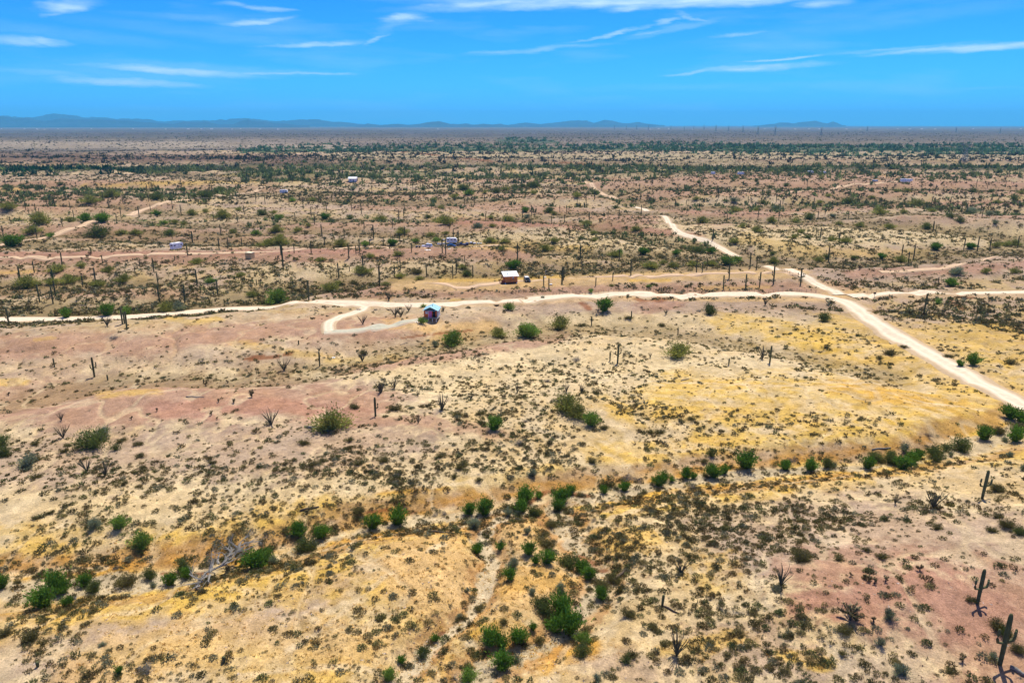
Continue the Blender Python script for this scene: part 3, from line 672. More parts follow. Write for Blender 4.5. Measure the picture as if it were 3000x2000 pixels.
class MB:
    def __init__(s): s.V = []; s.F = []; s.m = []
    def add(s, VF, mi=0):
        o = len(s.V); s.V += [tuple(v) for v in VF[0]]; s.F += [tuple(i + o for i in f) for f in VF[1]]; s.m += [mi] * len(VF[1]); return s
    def tube(s, pts, rads, sides=5, mi=0): return s.add(tube(pts, rads, sides), mi)
    def box(s, c, d, rz=0, mi=0, taper=(1, 1)):
        V = []
        for z in (-.5, .5):
            k = taper if z > 0 else (1, 1)
            for x, y in ((-.5, -.5), (.5, -.5), (.5, .5), (-.5, .5)):
                a, b = x * d[0] * k[0], y * d[1] * k[1]
                V.append((c[0] + a * math.cos(rz) - b * math.sin(rz), c[1] + a * math.sin(rz) + b * math.cos(rz), c[2] + z * d[2]))
        return s.add((V, [(3, 2, 1, 0), (4, 5, 6, 7), (0, 1, 5, 4), (1, 2, 6, 5), (2, 3, 7, 6), (3, 0, 4, 7)]), mi)
    def prism(s, prof, y0, y1, mi=0, inset=None):
        """extrude an x-z outline from y0 to y1"""
        n = len(prof)
        V = [(x, y0, z) for x, z in prof] + [(x, y1, z) for x, z in prof]
        Fc = [tuple(range(n)), tuple(range(2 * n - 1, n - 1, -1))] + [(i, i + n, (i + 1) % n + n, (i + 1) % n) for i in range(n)]
        return s.add((V, Fc), mi)
    def mesh(s, name, mats, smooth=False):
        o = make_mesh(name, s.V, s.F, mats, smooth=smooth)
        if isinstance(mats, list): o.data.polygons.foreach_set('material_index', s.m)
        me = o.data; bpy.data.objects.remove(o); return me
    def build(s, name, mats, parent=None, smooth=False):
        me = s.mesh(name, mats, smooth)
        o = bpy.data.objects.new(name, me); COL.objects.link(o)
        if parent: o.parent = parent
        return o
def obj(name, me, parent=None, loc=None):
    o = bpy.data.objects.new(name, me); COL.objects.link(o)
    if parent: o.parent = parent
    if loc is not None: o.location = loc
    return o
def empty(name, loc=(0, 0, 0), rz=0, scale=None):
    o = bpy.data.objects.new(name, None); o.empty_display_size = .5; COL.objects.link(o)
    o.location = loc; o.rotation_euler = (0, 0, rz)
    if scale: o.scale = scale
    return o
def copy_tree(src, loc, rz, scale):
    c = src.copy(); COL.objects.link(c); c.location = loc; c.rotation_euler = (0, 0, rz); c.scale = scale
    for ch in src.children:
        d = ch.copy(); COL.objects.link(d); d.parent = c
    return c
M_LEAF = mat('leaf', attr=True, rough=.85, rnd=.14, trans=.3, spec=.15)
M_BARK = mat('bark', (.13, .11, .06), rough=.9, noise=(3, .3), spec=.1)
M_DEAD = mat('dead_wood', (.22, .205, .18), rough=.9, noise=(4, .5), spec=.1)
M_DARKWOOD = mat('dark_wood', (.10, .075, .055), rough=.9, noise=(4, .4), spec=.1)
M_SAG = mat('saguaro_skin', (.10, .105, .045), rough=.8, noise=(1.6, .35), rnd=.2, spec=.15)
M_OCO = mat('ocotillo_stem', (.085, .085, .055), rough=.9, noise=(3, .3), spec=.1)
M_CHO = mat('cholla_spines', attr=True, rough=.9, rnd=.15, spec=.1)
M_SCR = mat('scrub_leaf', attr=True, rough=.9, trans=.2, rnd=.12, spec=.08)
# ---------------- every thing gets a label that names its neighbourhood
LANDMARKS = [("the blue-roofed red cabin", 1265, 925), ("the white-roofed brown shed", 1492, 822), ("the black four-wheel-drive car", 1544, 817), ("the white car at the camp", 1250, 722), ("the camp's trailer", 1330, 712), ("the white camper van on the left terrace", 518, 722), ("the tan plywood box", 732, 748),
 ("the road junction", 2455, 868), ("the lowest bend of the gravel road", 2600, 975), ("the road's exit at the right edge", 2960, 1160), ("the round green tree on the pink slope", 970, 1260), ("the big grey fallen tree", 640, 1680), ("the tall bare wash bush", 1844, 1400), ("the sprawling bare bush", 1860, 1285), ("the foreground thicket", 1640, 1830), ("the grey brush heap at the bottom", 430, 1950),
 ("the spreading cholla on the red knoll", 2491, 1800), ("the tallest foreground saguaro", 2929, 1946), ("the far steel pylon", 2825, 470), ("the far white-roofed house", 1033, 530), ("the white trailer in the left distance", 833, 563), ("the white trailer on the far right ridge", 2655, 531), ("the driveway loop", 985, 935), ("the meeting of the two sandy washes", 1560, 1490), ("the left end of the gravel road", 60, 935), ("the left end of the foreground wash", 80, 1720), ("the right end of the foreground wash", 2900, 1280),
 ("the pale gravel road's middle stretch", 1950, 866), ("the twin pale green trees on the knoll", 1700, 1235), ("the lone tree below the knoll crest", 1986, 1050), ("the sandy gully in the dry grass", 1400, 1760), ("the crest of the branch road", 2150, 750), ("the far bend of the left track", 300, 640), ("the right track", 2850, 862), ("the top of the branch road", 1935, 632), ("the left edge above the gravel road", 20, 820), ("the pink slope's left edge", 30, 1250), ("the dense scrub above the red knoll", 2250, 1530), ("the far green wash", 1400, 520), ("the pale gully at the right edge", 2950, 1480), ("the red gravel terrace in the middle distance", 1560, 655), ("the left distance", 100, 560), ("the right distance", 2750, 600)]
PEND = []
def pend(o, phrase, u, v, self_lm=None):
    PEND.append((o, phrase, u, v, self_lm))
def flush_labels():
    seen = {}
    for it in PEND:
        o, ph, u, v, me_ = it
        best = None
        for nm, lu, lv in LANDMARKS:
            if nm == me_: continue
            sc = max(60, lv - 366)
            d = math.hypot((u - lu), (v - lv) * 2.2) / sc
            if d < .05: continue
            if best is None or d < best[0]: best = (d, nm, lu, lv, sc)
        d, nm, lu, lv, sc = best
        if abs(u - lu) > abs(v - lv) * 1.6: dr = 'left of' if u < lu else 'right of'
        else: dr = 'behind' if v < lv else 'in front of'
        if d < .35: dr = 'just ' + dr
        seen.setdefault((ph, dr, nm), []).append((d, it))
    ords = ['nearest', 'second nearest', 'third nearest', 'fourth nearest', 'fifth nearest', 'sixth nearest', 'seventh nearest', 'eighth nearest', 'ninth nearest', 'tenth nearest', 'eleventh nearest', 'twelfth nearest']
    for (ph, dr, nm), li in seen.items():
        li.sort(key=lambda q: q[0])
        for i, (d, it) in enumerate(li):
            if len(li) == 1: it[0]['label'] = '%s %s %s' % (ph, dr, nm)
            elif i < 12: it[0]['label'] = '%s, %s %s, %s' % (ph, dr, nm, ords[i])
            else: it[0]['label'] = '%s, farther %s %s than its twelve like' % (ph, dr, nm)
            lb = it[0]['label'].split()
            if len(lb) > 16: it[0]['label'] = ' '.join((ph + ' ' + dr + ' ' + nm + ', ' + ords[min(i, 11)]).split()[:16])
# ---------------- shrubs and palo verdes
KINDS = {  # colour, style
 'g': ((.100, .200, .022), 'spray', 'bright green', 'desert_shrub', 'shrub'),
 'p': ((.24, .25, .055), 'round', 'yellow-green', 'palo_verde_tree', 'tree'),
 'l': ((.170, .270, .040), 'loose', 'lime green', 'palo_verde_tree', 'tree'),
 'd': ((.115, .145, .036), 'round', 'dark green', 'mesquite_tree', 'tree'),
 'o': ((.135, .120, .038), 'flat', 'olive', 'desert_shrub', 'shrub'),
 's': ((.22, .25, .14), 'loose', 'pale grey-green', 'desert_shrub', 'shrub'),
}
CROWNS = {}
TRUNKS = {}
for kk, (c_, st_, nm_, on_, ct_) in KINDS.items():
    for lod, n_, lf in ((0, 2600, .060), (1, 900, .085), (2, 300, .13)):
        for vr in range(3 if lod < 2 else 2):
            CROWNS[kk, lod, vr] = crown_mesh('crown', n_, c_, 100 + vr * 7 + lod * 31 + ord(kk), st_, lf)
for vr in range(3):
    b = MB(); rg = random.Random(vr)
    for i in range(6):
        a = i * 1.05 + rg.uniform(-.3, .3); t1 = rg.uniform(.25, .5)
        b.tube([(0, 0, -.05), (.12 * math.cos(a), .12 * math.sin(a), .25), (t1 * math.cos(a), t1 * math.sin(a), .7), (t1 * 1.5 * math.cos(a + .3), t1 * 1.5 * math.sin(a + .3), 1.05)], [.05, .04, .025, .008], 4)
    TRUNKS[vr] = b.mesh('trunk', M_BARK)
PROTO = {}
def plant_px(u, v, wpx, kind, hf=1.0, group='green trees and shrubs of the washes', label=None, lm=None):
    p = at(u, v + wpx * .30)
    r = wpx * slant(p) / F / 2 * (1.42 if kind in 'gl' else 1.24) * (.86 if v < 860 else 1)
    lod = 0 if wpx > 36 else (1 if wpx > 20 else 2)
    vr = prnd.randrange(3); vc = vr if lod < 2 else vr % 2
    c_, st_, nm_, on_, ct_ = KINDS[kind]
    key = (kind, lod, vr)
    rz = prnd.uniform(0, 6.28)
    sc = (r, r * prnd.uniform(.9, 1.05), r * hf * prnd.uniform(.74, .95))
    if key not in PROTO:
        o = empty(on_, p, rz, sc)
        obj('crown', CROWNS[kind, lod, vc], o); obj('trunk', TRUNKS[vr], o)
        PROTO[key] = o
    else:
        o = copy_tree(PROTO[key], p, rz, sc)
    o['category'] = ct_; o['group'] = group
    if label: o['label'] = label
    else:
        size = 'large' if wpx > 62 else ('small' if wpx < 32 else '')
        ph = (size + ' ' + nm_ + ' ' + {'shrub': 'shrub', 'tree': 'bushy tree'}[ct_]).strip()
        pend(o, ph, u, v, lm)
    return o
BUSH = '''95,667,50 34,699,78,g 148,686,30,l 289,670,75,d 360,675,36 400,674,40 497,675,45,d 167,779,60 241,772,36 315,784,42 360,810,52 78,817,80 153,818,48 207,811,54 286,823,52,p 575,759,44 701,800,34 619,818,34,l 738,854,46 197,920,38,g 313,912,46,g 372,910,32,l 490,900,42 524,898,40,s 682,675,28 747,677,34,l 783,704,50 760,715,26 783,714,24
808,664,48 820,698,65 782,715,24 997,708,48 1070,711,34,l 1148,706,40,g 1180,670,45 1258,682,34 1281,698,27,l 1305,679,26 1216,701,28,l 1400,657,34,s 1442,657,26 1437,698,40 1481,701,34 1468,723,34 939,755,32 1083,745,34 1165,738,36 1061,783,58 1221,788,38,o 1173,803,34 1357,778,32 1367,796,38,d 1503,771,52,g 1131,827,32 1228,810,30 968,834,60 990,822,36 815,871,54,l 780,880,30,o 1039,820,36,o 1488,898,32,l 1330,993,58,l 1461,973,44 1532,973,42,l 1066,1028,30,o 1277,1007,26,s 1238,897,17,l 1236,940,26,l
1599,721,42 1626,699,36 1703,694,26,d 1741,679,26 1740,698,26 1862,665,36 1801,738,46 1816,735,28,l 1884,732,42,g 1937,745,32,o 1981,737,30,g 2041,723,52,d 2083,732,36,g 1905,771,50 1942,764,30 1974,771,38 2031,767,38 2082,766,40 2126,760,54,l 2163,755,32,l 2151,701,36 2175,658,30 2218,668,40 2265,759,38 2262,738,26,d 1767,898,50,g 2078,908,44,d 1986,1024,72 1641,946,54 1553,970,58,l 1731,850,22,l 1901,835,22,l 1792,833,18 1939,949,22,o 1704,948,24,o 1842,926,24,o 1590,870,14,s 1838,867,14,s
2345,674,28 2324,689,30 2369,691,24,d 2435,696,36 2476,699,42 2518,655,30 2606,657,38 2715,657,40,d 2397,757,32 2423,748,28,d 2503,752,24,d 2583,747,34,g 2639,755,40 2739,718,46,g 2841,715,40,g 2918,713,36 2945,712,30 2972,706,44 2800,789,52,s 2787,822,52,g 2889,788,36 2974,789,36 2746,883,22,l 2413,929,38,d 2606,1028,36,o 2850,1056,40,g 2812,1065,28,g 2575,1043,22,o 2417,1014,20,o 2650,1012,22,o 2885,940,30,o 2980,945,34,o 2960,1055,34,o 2780,1040,24,o
5,1290,46,d 8,1320,44,d 277,1285,78,d 300,1270,44,s 86,1352,58,s 108,1340,30,o 351,1534,52,l 274,1534,46,s 415,1585,60,l 250,1540,20,o 108,1512,24,o 197,1300,22,o 103,1295,24,o 190,1315,26,o 403,1295,28,o 355,1285,30,o 340,1310,26,d 410,1330,26,o 105,1390,30,o 420,1365,22,o 625,1350,22,o 365,1410,24,o 150,1495,24,o
970,1228,94,p 1450,1245,48,g 876,1550,54,g 836,1545,34,o 938,1556,56,g 900,1592,56,d 920,1596,34,s 1091,1530,56,g 1164,1515,60,g 1051,1493,38,o 1375,1492,42,g 1420,1489,52,g 1388,1532,42,s 1480,1480,36,o 1490,1500,34,s 1025,1283,26,o 892,1290,34,o 945,1345,24,o 916,1355,30,o 860,1345,20,o 1160,1190,34,o 1040,1185,32,o 1290,1330,26,o 1125,1340,34,o 1054,1350,30,o 1340,1210,30,o 1410,1205,28,o 1330,1390,24,o
1660,1180,72,p 1690,1205,56,p 1733,1231,58,l 2182,1348,68,g 2090,1381,50,g 2122,1377,32,g 2070,1388,28,o 2010,1388,38,g 2030,1394,24,g 1930,1410,44,g 1946,1396,32,g 1968,1402,24,g 1771,1434,32,g 1830,1426,36,g 1787,1412,36,o 1760,1420,24,o 1538,1448,58,g 1580,1450,28,g 1645,1455,52,g 1672,1436,36,g 1628,1436,30,o 1700,1445,24,o 1634,1483,38,g 1532,1484,46,g 1564,1496,40,d 1508,1487,30,d 1612,1530,40,o 1545,1553,30,s 1602,1587,46,o 1585,1565,30,o 1516,1500,24,s 1655,1485,24,o 2085,1327,30,d 2060,1345,24,o 2140,1362,22,o 1735,1345,30,o 1560,1385,30,s 1350,1360,36,o 1405,1400,24,o 1930,1260,30,o 1770,1247,26,o 1905,1262,24,o 2025,1222,24,o
2303,1363,40,g 2374,1365,42,g 2422,1358,36,d 2440,1360,24,s 2539,1355,48,g 2561,1336,34,d 2585,1345,28,o 2610,1340,44,d 2642,1355,58,g 2625,1352,30,g 2677,1345,34,g 2693,1330,32,g 2648,1310,36,s 2665,1330,30,g 2738,1323,44,d 2770,1309,32,d 2812,1298,54,d 2741,1342,30,d 2784,1330,20,s 2884,1272,50,g 2923,1259,38,o 2962,1210,52,g 2995,1225,48,g 2983,1246,46,o 2974,1276,52,g 2945,1285,24,s 2920,1425,44,o 2948,1530,40,o 2925,1505,34,o 2745,1537,34,o 2345,1560,26,o 2960,1330,26,s 2995,1370,24,s 
6,1708,44,g 165,1704,74,g 185,1720,50,g 250,1700,46,g 280,1717,44,d 132,1751,76,g 204,1762,38,g 372,1697,54,o 440,1683,40,d 497,1698,48,g 540,1655,40,d 550,1680,38,g 755,1640,72,g 780,1630,50,l 800,1640,34,s 349,1963,28,g 93,1860,44,o 12,1850,38,o 210,1770,22,o 448,1712,24,s 300,1885,22,s 180,1835,22,o 110,1680,30,o 50,1700,22,o
1397,1608,38,g 1465,1600,30,g 1500,1615,18,o 1550,1608,46,g 1601,1632,54,g 1570,1640,30,g 1670,1640,56,d 1700,1655,46,g 1723,1680,44,g 1506,1648,40,s 1497,1683,42,g 1761,1738,46,g 1765,1715,40,o 1561,1730,28,s 1645,1715,36,s 1585,1765,50,d 1600,1780,50,d 1650,1780,78,g 1670,1825,84,g 1630,1832,60,g 1612,1815,40,o 1440,1868,64,g 1470,1878,50,g 1517,1861,60,g 1535,1878,34,o 1582,1870,36,o 1472,1938,64,g 1510,1930,34,s 1710,1870,44,l 1708,1900,48,d 1561,1836,28,g 1276,1868,28,g 1242,1908,40,d 1140,1980,48,l 1374,1980,46,l 1178,1930,30,g 1406,1776,34,o 1752,1985,34,s 1345,1805,20,s 1368,1727,20,s 1352,1805,22,o 1335,1815,18,o 1240,1915,30,s 1350,1838,20,o 1475,1815,28,o 1840,1790,44,o 1915,1830,34,o 1850,1910,36,o 1835,1928,30,d 1600,1560,24,o 1800,1690,40,o 1820,1720,36,o 2350,1625,50,o 2335,1612,40,o 2460,1632,30,o 2540,1605,28,o 2583,1622,34,o 2475,1840,42,o 2605,1798,42,s 2580,1880,34,s 2640,1960,48,s 2785,1960,34,o 2468,1908,24,o 2845,1750,34,o 2925,1825,50,o 2945,1850,40,d 2980,1895,40,o 2910,1920,34,s 2905,1545,32,o 2985,1555,34,d
459,622,32,g 113,635,74 251,632,52,g 298,632,62,g 205,640,36 514,645,34 479,648,28,l 561,618,40 600,614,28 650,624,54 767,618,40,d 801,618,28 818,632,36,l 950,630,40,g 916,575,34 855,582,26,l 642,554,46,d 600,562,52,d 323,562,50 459,569,52,d 268,577,54 25,594,62 178,535,26,d 540,650,26 700,610,24 905,655,30 870,668,34
1306,637,62 1290,640,44 1255,630,28,d 1115,635,42 1028,632,32,d 1489,637,40 1440,632,28 1540,611,36,g 1610,611,40,d 1543,630,28,s 1622,622,26 1295,604,28 1272,580,26 1357,543,38,d 1370,560,36,l 1330,570,30 1455,552,30,d 1480,550,28 1510,545,28,d 1563,537,38,d 1530,540,26,d 1562,560,28 1689,567,34 1716,650,38 1742,560,32,d 1803,602,28,d 1400,656,30,s 1862,668,24 1637,560,22 1420,560,22 1240,550,22,d 1035,548,30,s
2274,605,36,s 2213,609,28 2153,611,34 2057,641,40 2259,639,40 2332,641,36 2372,630,40,d 2440,629,26,s 2578,613,48 2645,617,28 2733,613,28 2787,628,32,d 2810,639,36,d 2685,588,46 2690,600,20,d 2400,588,28 2485,581,50,d 2427,569,26 2251,562,22,d 2153,581,36,s 2236,588,30,d 2040,578,26 2850,613,38,s 2923,588,28 2897,620,38,s 2848,554,30,d 2903,556,24,d 2916,647,28,s 2552,575,22 2623,556,22 2519,656,30 2460,650,28 2215,525,22,d 2302,538,24,d 2255,545,22,d 2150,525,20,d 2405,518,20 2970,575,36,d 2990,560,26 2048,530,20,d 2660,555,24'''
GROUPS_V = [(1400, 'green shrubs along the foreground washes'), (1080, 'shrubs and trees on the middle slopes'), (760, 'trees beside the terrace and gravel road'), (0, 'trees dotted over the middle distance')]
nb_ = 0
for tok in BUSH.split():
    q = tok.split(',')
    u, v, wp = float(q[0]), float(q[1]), float(q[2]); kd = q[3] if len(q) > 3 else 'p'
    if kd in 'go' and wp < 36 and kd == 'o': hf = .85
    else: hf = 1.0
    if v < 860: hf = .70 if kd != 'g' else .62
    elif kd == 'g': hf = .88
    gname = [g for lim, g in GROUPS_V if v >= lim][0]
    lm = None
    for nm, lu, lv in LANDMARKS:
        if abs(u - lu) < 30 and abs(v - lv) < 36 and nm in ("the round green tree on the pink slope", "the foreground thicket", "the twin pale green trees on the knoll", "the lone tree below the knoll crest"): lm = nm
    if kd in 'gd' and v > 1100: wp *= 1.08
    plant_px(u, v, wp, kd, hf, gname, lm=lm)
    nb_ += 1
print('bushes', nb_)

# ---------------- saguaros
def saguaro_body(h, r, ribs=12, top_taper=.8):
    V = []; Fc = []; n = ribs * 2
    lv = [(-.1, .82), (.15, .86), (.5, .98), (.75, 1.0), (.9, .93), (.97, .72), (.995, .35)]
    for z, s in lv:
        for k in range(n):
            a = 2 * PI * k / n; rr = r * s * (1.06 if k % 2 == 0 else .84)
            V.append((rr * math.cos(a), rr * math.sin(a), z * h))
    for i in range(len(lv) - 1):
        for k in range(n):
            k2 = (k + 1) % n; Fc.append((i * n + k, i * n + k2, (i + 1) * n + k2, (i + 1) * n + k))
    Fc.append(tuple((len(lv) - 1) * n + k for k in range(n)))
    return V, Fc
def sag_arm(a, z0, out, top, r, up0=.5):
    ca, sa = math.cos(a), math.sin(a)
    p = [(0, 0, z0), (ca * out * .5, sa * out * .5, z0 + .02 * 7), (ca * out * .88, sa * out * .88, z0 + .35), (ca * out, sa * out, z0 + .8), (ca * out, sa * out, (z0 + top) / 2 + .3), (ca * out * .98, sa * out * .98, top - .15), (ca * out * .98, sa * out * .98, top)]
    return tube(p, [r * .8, r * .9, r, r, r, r * .85, r * .35], 9)
SAGV = {  # height 7 m, arms as (angle, start, out, top)
 'n': [], 'a': [(0.1, 3.0, .75, 5.0)], 'b': [(PI, 2.8, .7, 4.4), (.15, 3.3, .8, 5.2)], 'c': [(PI + .1, 3.0, 1.45, 5.2), (.1, 2.9, 1.6, 4.6), (-.9, 3.3, .8, 5.0)],
 'm': [(PI, 2.6, .9, 5.4), (.2, 2.5, 1.0, 5.0), (-1.2, 3.2, .8, 5.8), (1.9, 2.9, .8, 5.2), (PI - .6, 3.6, .6, 5.7)], 'w': [(PI, 2.4, .8, 3.6), (.0, 2.5, .85, 3.5), (1.3, 3.2, .5, 4.2)], 't': [(PI, 2.3, .55, 4.6)], 'f': []}
SAGP = {}
for kk, arms in SAGV.items():
    e = empty('saguaro_cactus', (0, 0, -500)); b = MB(); b.add(saguaro_body(7.0, .27 if kk != 'm' else .32))
    obj('trunk', b.mesh('trunk', M_SAG, True), e)
    for aa in arms:
        b = MB(); b.add(sag_arm(*aa, .17)); obj('arm', b.mesh('arm', M_SAG, True), e)
    SAGP[kk] = [e, 0]
SAGW = {'n': 'armless', 'a': 'one-armed', 'b': 'two-armed', 'c': 'three-armed', 'm': 'many-armed', 'w': 'low-armed', 't': 'left-armed'}
def saguaro_px(u, top, base, kind='n', lean=None, fat=1.0):
    p = at(u, base)
    hpx = base - top
    h = hpx * slant(p) / F / math.cos(PITCH) * .97
    s = h / 7.0
    rad = max(.62, s ** .5) * fat
    sc = (rad, rad, s); rz = prnd.uniform(-.35, .35) + (PI if prnd.random() < .3 and kind in 'at' else 0)
    P0 = SAGP[kind]
    if P0[1] == 0:
        o = P0[0]; o.location = p; o.rotation_euler = (0, 0, rz); o.scale = sc; P0[1] = 1
    else: o = copy_tree(P0[0], p, rz, sc)
    lx = prnd.uniform(-.03, .03) if lean is None else lean
    o.rotation_euler = (prnd.uniform(-.03, .03), lx, rz)
    o['category'] = 'cactus'
    o['group'] = 'saguaros in the foreground' if base > 1000 else ('saguaros around the gravel road and cabins' if base > 770 else ('saguaros on the terraces behind the camp' if base > 660 else 'far saguaros dotting the middle distance'))
    size = 'tall' if h > 8 else ('short' if h < 4 else '')
    ph = (size + ' ' + SAGW[kind] + ' saguaro').strip()
    pend(o, ph, u, base, "the tallest foreground saguaro" if base > 1940 else None)
    return o
SAGS = '''10,660,691,b 109,667,701 182,739,777 301,747,772 101,764,799,a 62,779,834,t 157,786,827,m 117,831,885,a 156,837,890,a 163,820,868,b 243,806,840 281,784,835 396,782,803 451,754,796,t 550,711,749,c 565,677,711,c 464,798,837,a 468,833,885,a 542,832,886,m 578,789,840 638,817,864,a 642,694,732 668,696,728,b 709,696,723 648,657,691,a 752,818,836 27,900,955,b 359,895,949,n 365,912,948 372,910,966,n 277,1043,1104,b 316,1096,1114 160,1048,1075 597,1110,1122 512,748,762 538,760,768
944,657,696 952,693,723 1009,672,696,a 1095,658,699,m 1067,650,672 830,716,789 823,716,747 862,718,742 912,706,741,b 1022,713,756,a 1043,718,744 1054,701,739,b 1083,701,722 1124,694,722,b 1172,684,714 1185,664,693 1206,711,739,a 1296,704,742,b 1306,701,745,b 1329,670,701 1343,675,706,m 1064,749,797,a 993,769,815,b 1112,777,839 1156,774,812,w 1173,759,791,w 1250,771,809 1327,776,816,a 1337,755,801,a 1361,749,767 1385,776,813 1474,711,740 1516,713,762,b 905,820,880,t 937,1029,1073 875,996,1009 1024,780,795 
1667,670,698,b 1700,716,759,m 1705,749,787,b 1814,728,761 1848,762,808,n 2040,762,800,b 2057,767,800 2071,755,789 2197,740,786 2216,749,789,a 2088,669,701 1646,781,834,m 1651,779,820,a 1593,806,840 1608,813,846 1745,812,838 1795,798,822 2136,769,816,t 2119,805,849,a 2184,802,847,b 2225,796,840,a 2266,777,831,a 2013,748,758 1733,925,954 1850,910,932 1986,960,980 1787,1030,1057 1809,1005,1065,b 2135,1048,1068 2255,1010,1063,t
2345,784,834,c 2427,721,764,c 2402,667,703 2457,682,709 2641,716,755 2661,737,769 2676,718,760 2749,811,827 2823,696,731 2863,694,735 2899,698,732 2981,691,725 2741,657,679 2734,650,677 2706,858,919,a 2712,912,929 2392,672,685 2877,1370,1460,c 2863,1655,1768,c 2929,1778,1946,c 1100,1160,1220,a 1940,1736,1774 111,1934,1952 656,1918,1940 
21,601,620 85,609,629 106,596,624,b 161,575,607 217,615,641 117,609,633 355,609,637 342,626,649 441,598,617 531,600,632,a 696,626,650 623,541,575 319,585,609,m 183,637,664,b 563,677,711,b 750,568,592,a 777,570,598 694,562,585,b 847,566,600 865,622,645 922,626,658 957,592,619 364,517,535 205,636,650 30,636,652 505,690,700
1030,596,618 1059,594,627 1079,590,611 1185,594,618 1361,575,603 1390,575,601,b 1264,592,611 1423,624,645 1530,613,641 1557,601,632 1566,618,636 1615,632,656 1653,628,652 1623,575,596 1640,601,622 1660,601,624 1667,602,622 1691,573,594,b 1781,618,639 1813,613,641 1742,558,584 1508,562,576 1552,530,545 1210,540,560 1245,550,568 1162,540,556 1150,645,668,b 1003,555,572 1090,548,570 1322,552,565 1405,548,562 
2220,618,643 2281,620,647 2130,626,645 2383,579,609 2439,592,615 2417,603,628 2274,564,592 2293,579,598 2728,579,605 2782,577,607 2804,594,611 2817,601,623 2832,598,623 2873,601,625 2942,602,625 2733,647,677 2402,667,703 2458,682,709 2740,541,564,b 2762,550,566,b 2946,530,545 2310,545,562 2175,545,562 2010,585,603 2475,598,612 2012,605,624 2580,648,662'''
sag_used = []
for tok in SAGS.split():
    q = tok.split(','); kd = q[3] if len(q) > 3 else 'n'
    u, tp, bs = float(q[0]), float(q[1]), float(q[2])
    saguaro_px(u, tp, bs, kd, lean=0.06 if bs > 1400 else None, fat=.95 if bs > 1700 else 1.0)
    sag_used.append((u, bs))
ns = len(sag_used)
while ns < 296:
    u = prnd.uniform(0, 3000); bs = 505 + 150 * prnd.random() ** 1.1
    if any(abs(u - a) < 14 and abs(bs - c) < 12 for a, c in sag_used): continue
    hp = (bs - 366) * prnd.uniform(.07, .13)
    saguaro_px(u, bs - hp, bs, prnd.choice('nnnnab'))
    sag_used.append((u, bs)); ns += 1
for k_, (e_, used_) in SAGP.items():
    if not used_:
        for ch in list(e_.children): bpy.data.objects.remove(ch)
        bpy.data.objects.remove(e_)
print('saguaros', ns)

# ---------------- ocotillos
def ocotillo_mesh(seed, n=18):
    rg = random.Random(seed); b = MB()
    for i in range(n):
        a = rg.uniform(0, 2 * PI); s = rg.uniform(.1, .62); h = rg.uniform(.75, 1.1)
        b.tube([(0, 0, -.03), (s * .35 * math.cos(a), s * .35 * math.sin(a), h * .4), (s * .8 * math.cos(a), s * .8 * math.sin(a), h * .78), (s * math.cos(a + .1), s * math.sin(a + .1), h)], [.022, .02, .015, .008], 4)
    return b.mesh('stems', M_OCO)
OCM = [ocotillo_mesh(i) for i in range(3)]
for tok in '314,955,30 410,776,18 1139,880,30 1158,928,28 1175,928,26 1063,950,26 1197,912,20 833,1085,34 1061,1058,30 1114,1152,34 1155,1138,30 2233,1052,36 1951,921,18 1905,1048,16 1704,1150,26 1660,1148,26 1515,1150,28 180,1232,24 185,1282,36 255,1380,40 309,1392,44 795,1245,44 1118,1150,36 1295,1202,46 1225,1240,22 2735,1488,52 2622,1476,26 1982,1920,70 1995,1680,46 2287,1716,56 2241,895,26 1299,912,16 1225,1160,20 1380,1170,20 935,1030,16 1609,1303,18'.split():
    u, v, hp = [float(q) for q in tok.split(',')]
    p = at(u, v); h = hp * slant(p) / F / .96
    o = obj('ocotillo', prnd.choice(OCM), None, p); o.scale = (h * 1.0, h * 1.0, h); o.rotation_euler = (0, 0, prnd.uniform(0, 6))
    o['category'] = 'shrub'; o['group'] = 'ocotillos with bare wands'
    pend(o, 'ocotillo of thin upright wands' if hp > 28 else 'small spiky ocotillo', u, v)

# ---------------- chollas
def cholla(seed, joints, spread, h):
    rg = random.Random(seed); r2 = np.random.default_rng(seed)
    tb = MB(); tb.tube([(0, 0, -.05), (.03, 0, h * .3), (0, .03, h * .6)], [.09, .07, .06], 6)
    pts = []
    for j in range(joints):
        a = rg.uniform(0, 2 * PI); s = spread * math.sqrt(rg.random()); z = h * rg.uniform(.45, 1.0) * (1 - .3 * (s / spread) ** 2)
        e = (s * math.cos(a), s * math.sin(a), z)
        tb.tube([(0, 0, h * .35), (e[0] * .6, e[1] * .6, z * .75), e], [.06, .055, .05], 5)
        for q in range(5):
            f = q / 4; pts.append((e[0] * (.55 + .45 * f), e[1] * (.55 + .45 * f), z * (.72 + .3 * f)))
    pts = np.repeat(np.array(pts), 14, 0) + r2.normal(size=(len(pts) * 14, 3)) * .07
    V, Fc = tris_cloud(pts, np.full(len(pts), .06), None, 1.3, r2)
    hi = sst(h * .6, h * 1.0, pts[:, 2])[:, None]
    c = np.array([(.10, .08, .03)]) * (1 - hi) + np.array([(.48, .45, .22)]) * hi
    o = make_mesh('joints', V, Fc, M_CHO, col=np.repeat(c * r2.uniform(.7, 1.3, (len(c), 1)), 3, 0)); me = o.data; bpy.data.objects.remove(o)
    return tb.mesh('trunk', M_DARKWOOD), me
CH = [cholla(1, 4, .3, 1.2), cholla(2, 6, .45, 1.3), cholla(3, 22, 1.0, 1.7)]
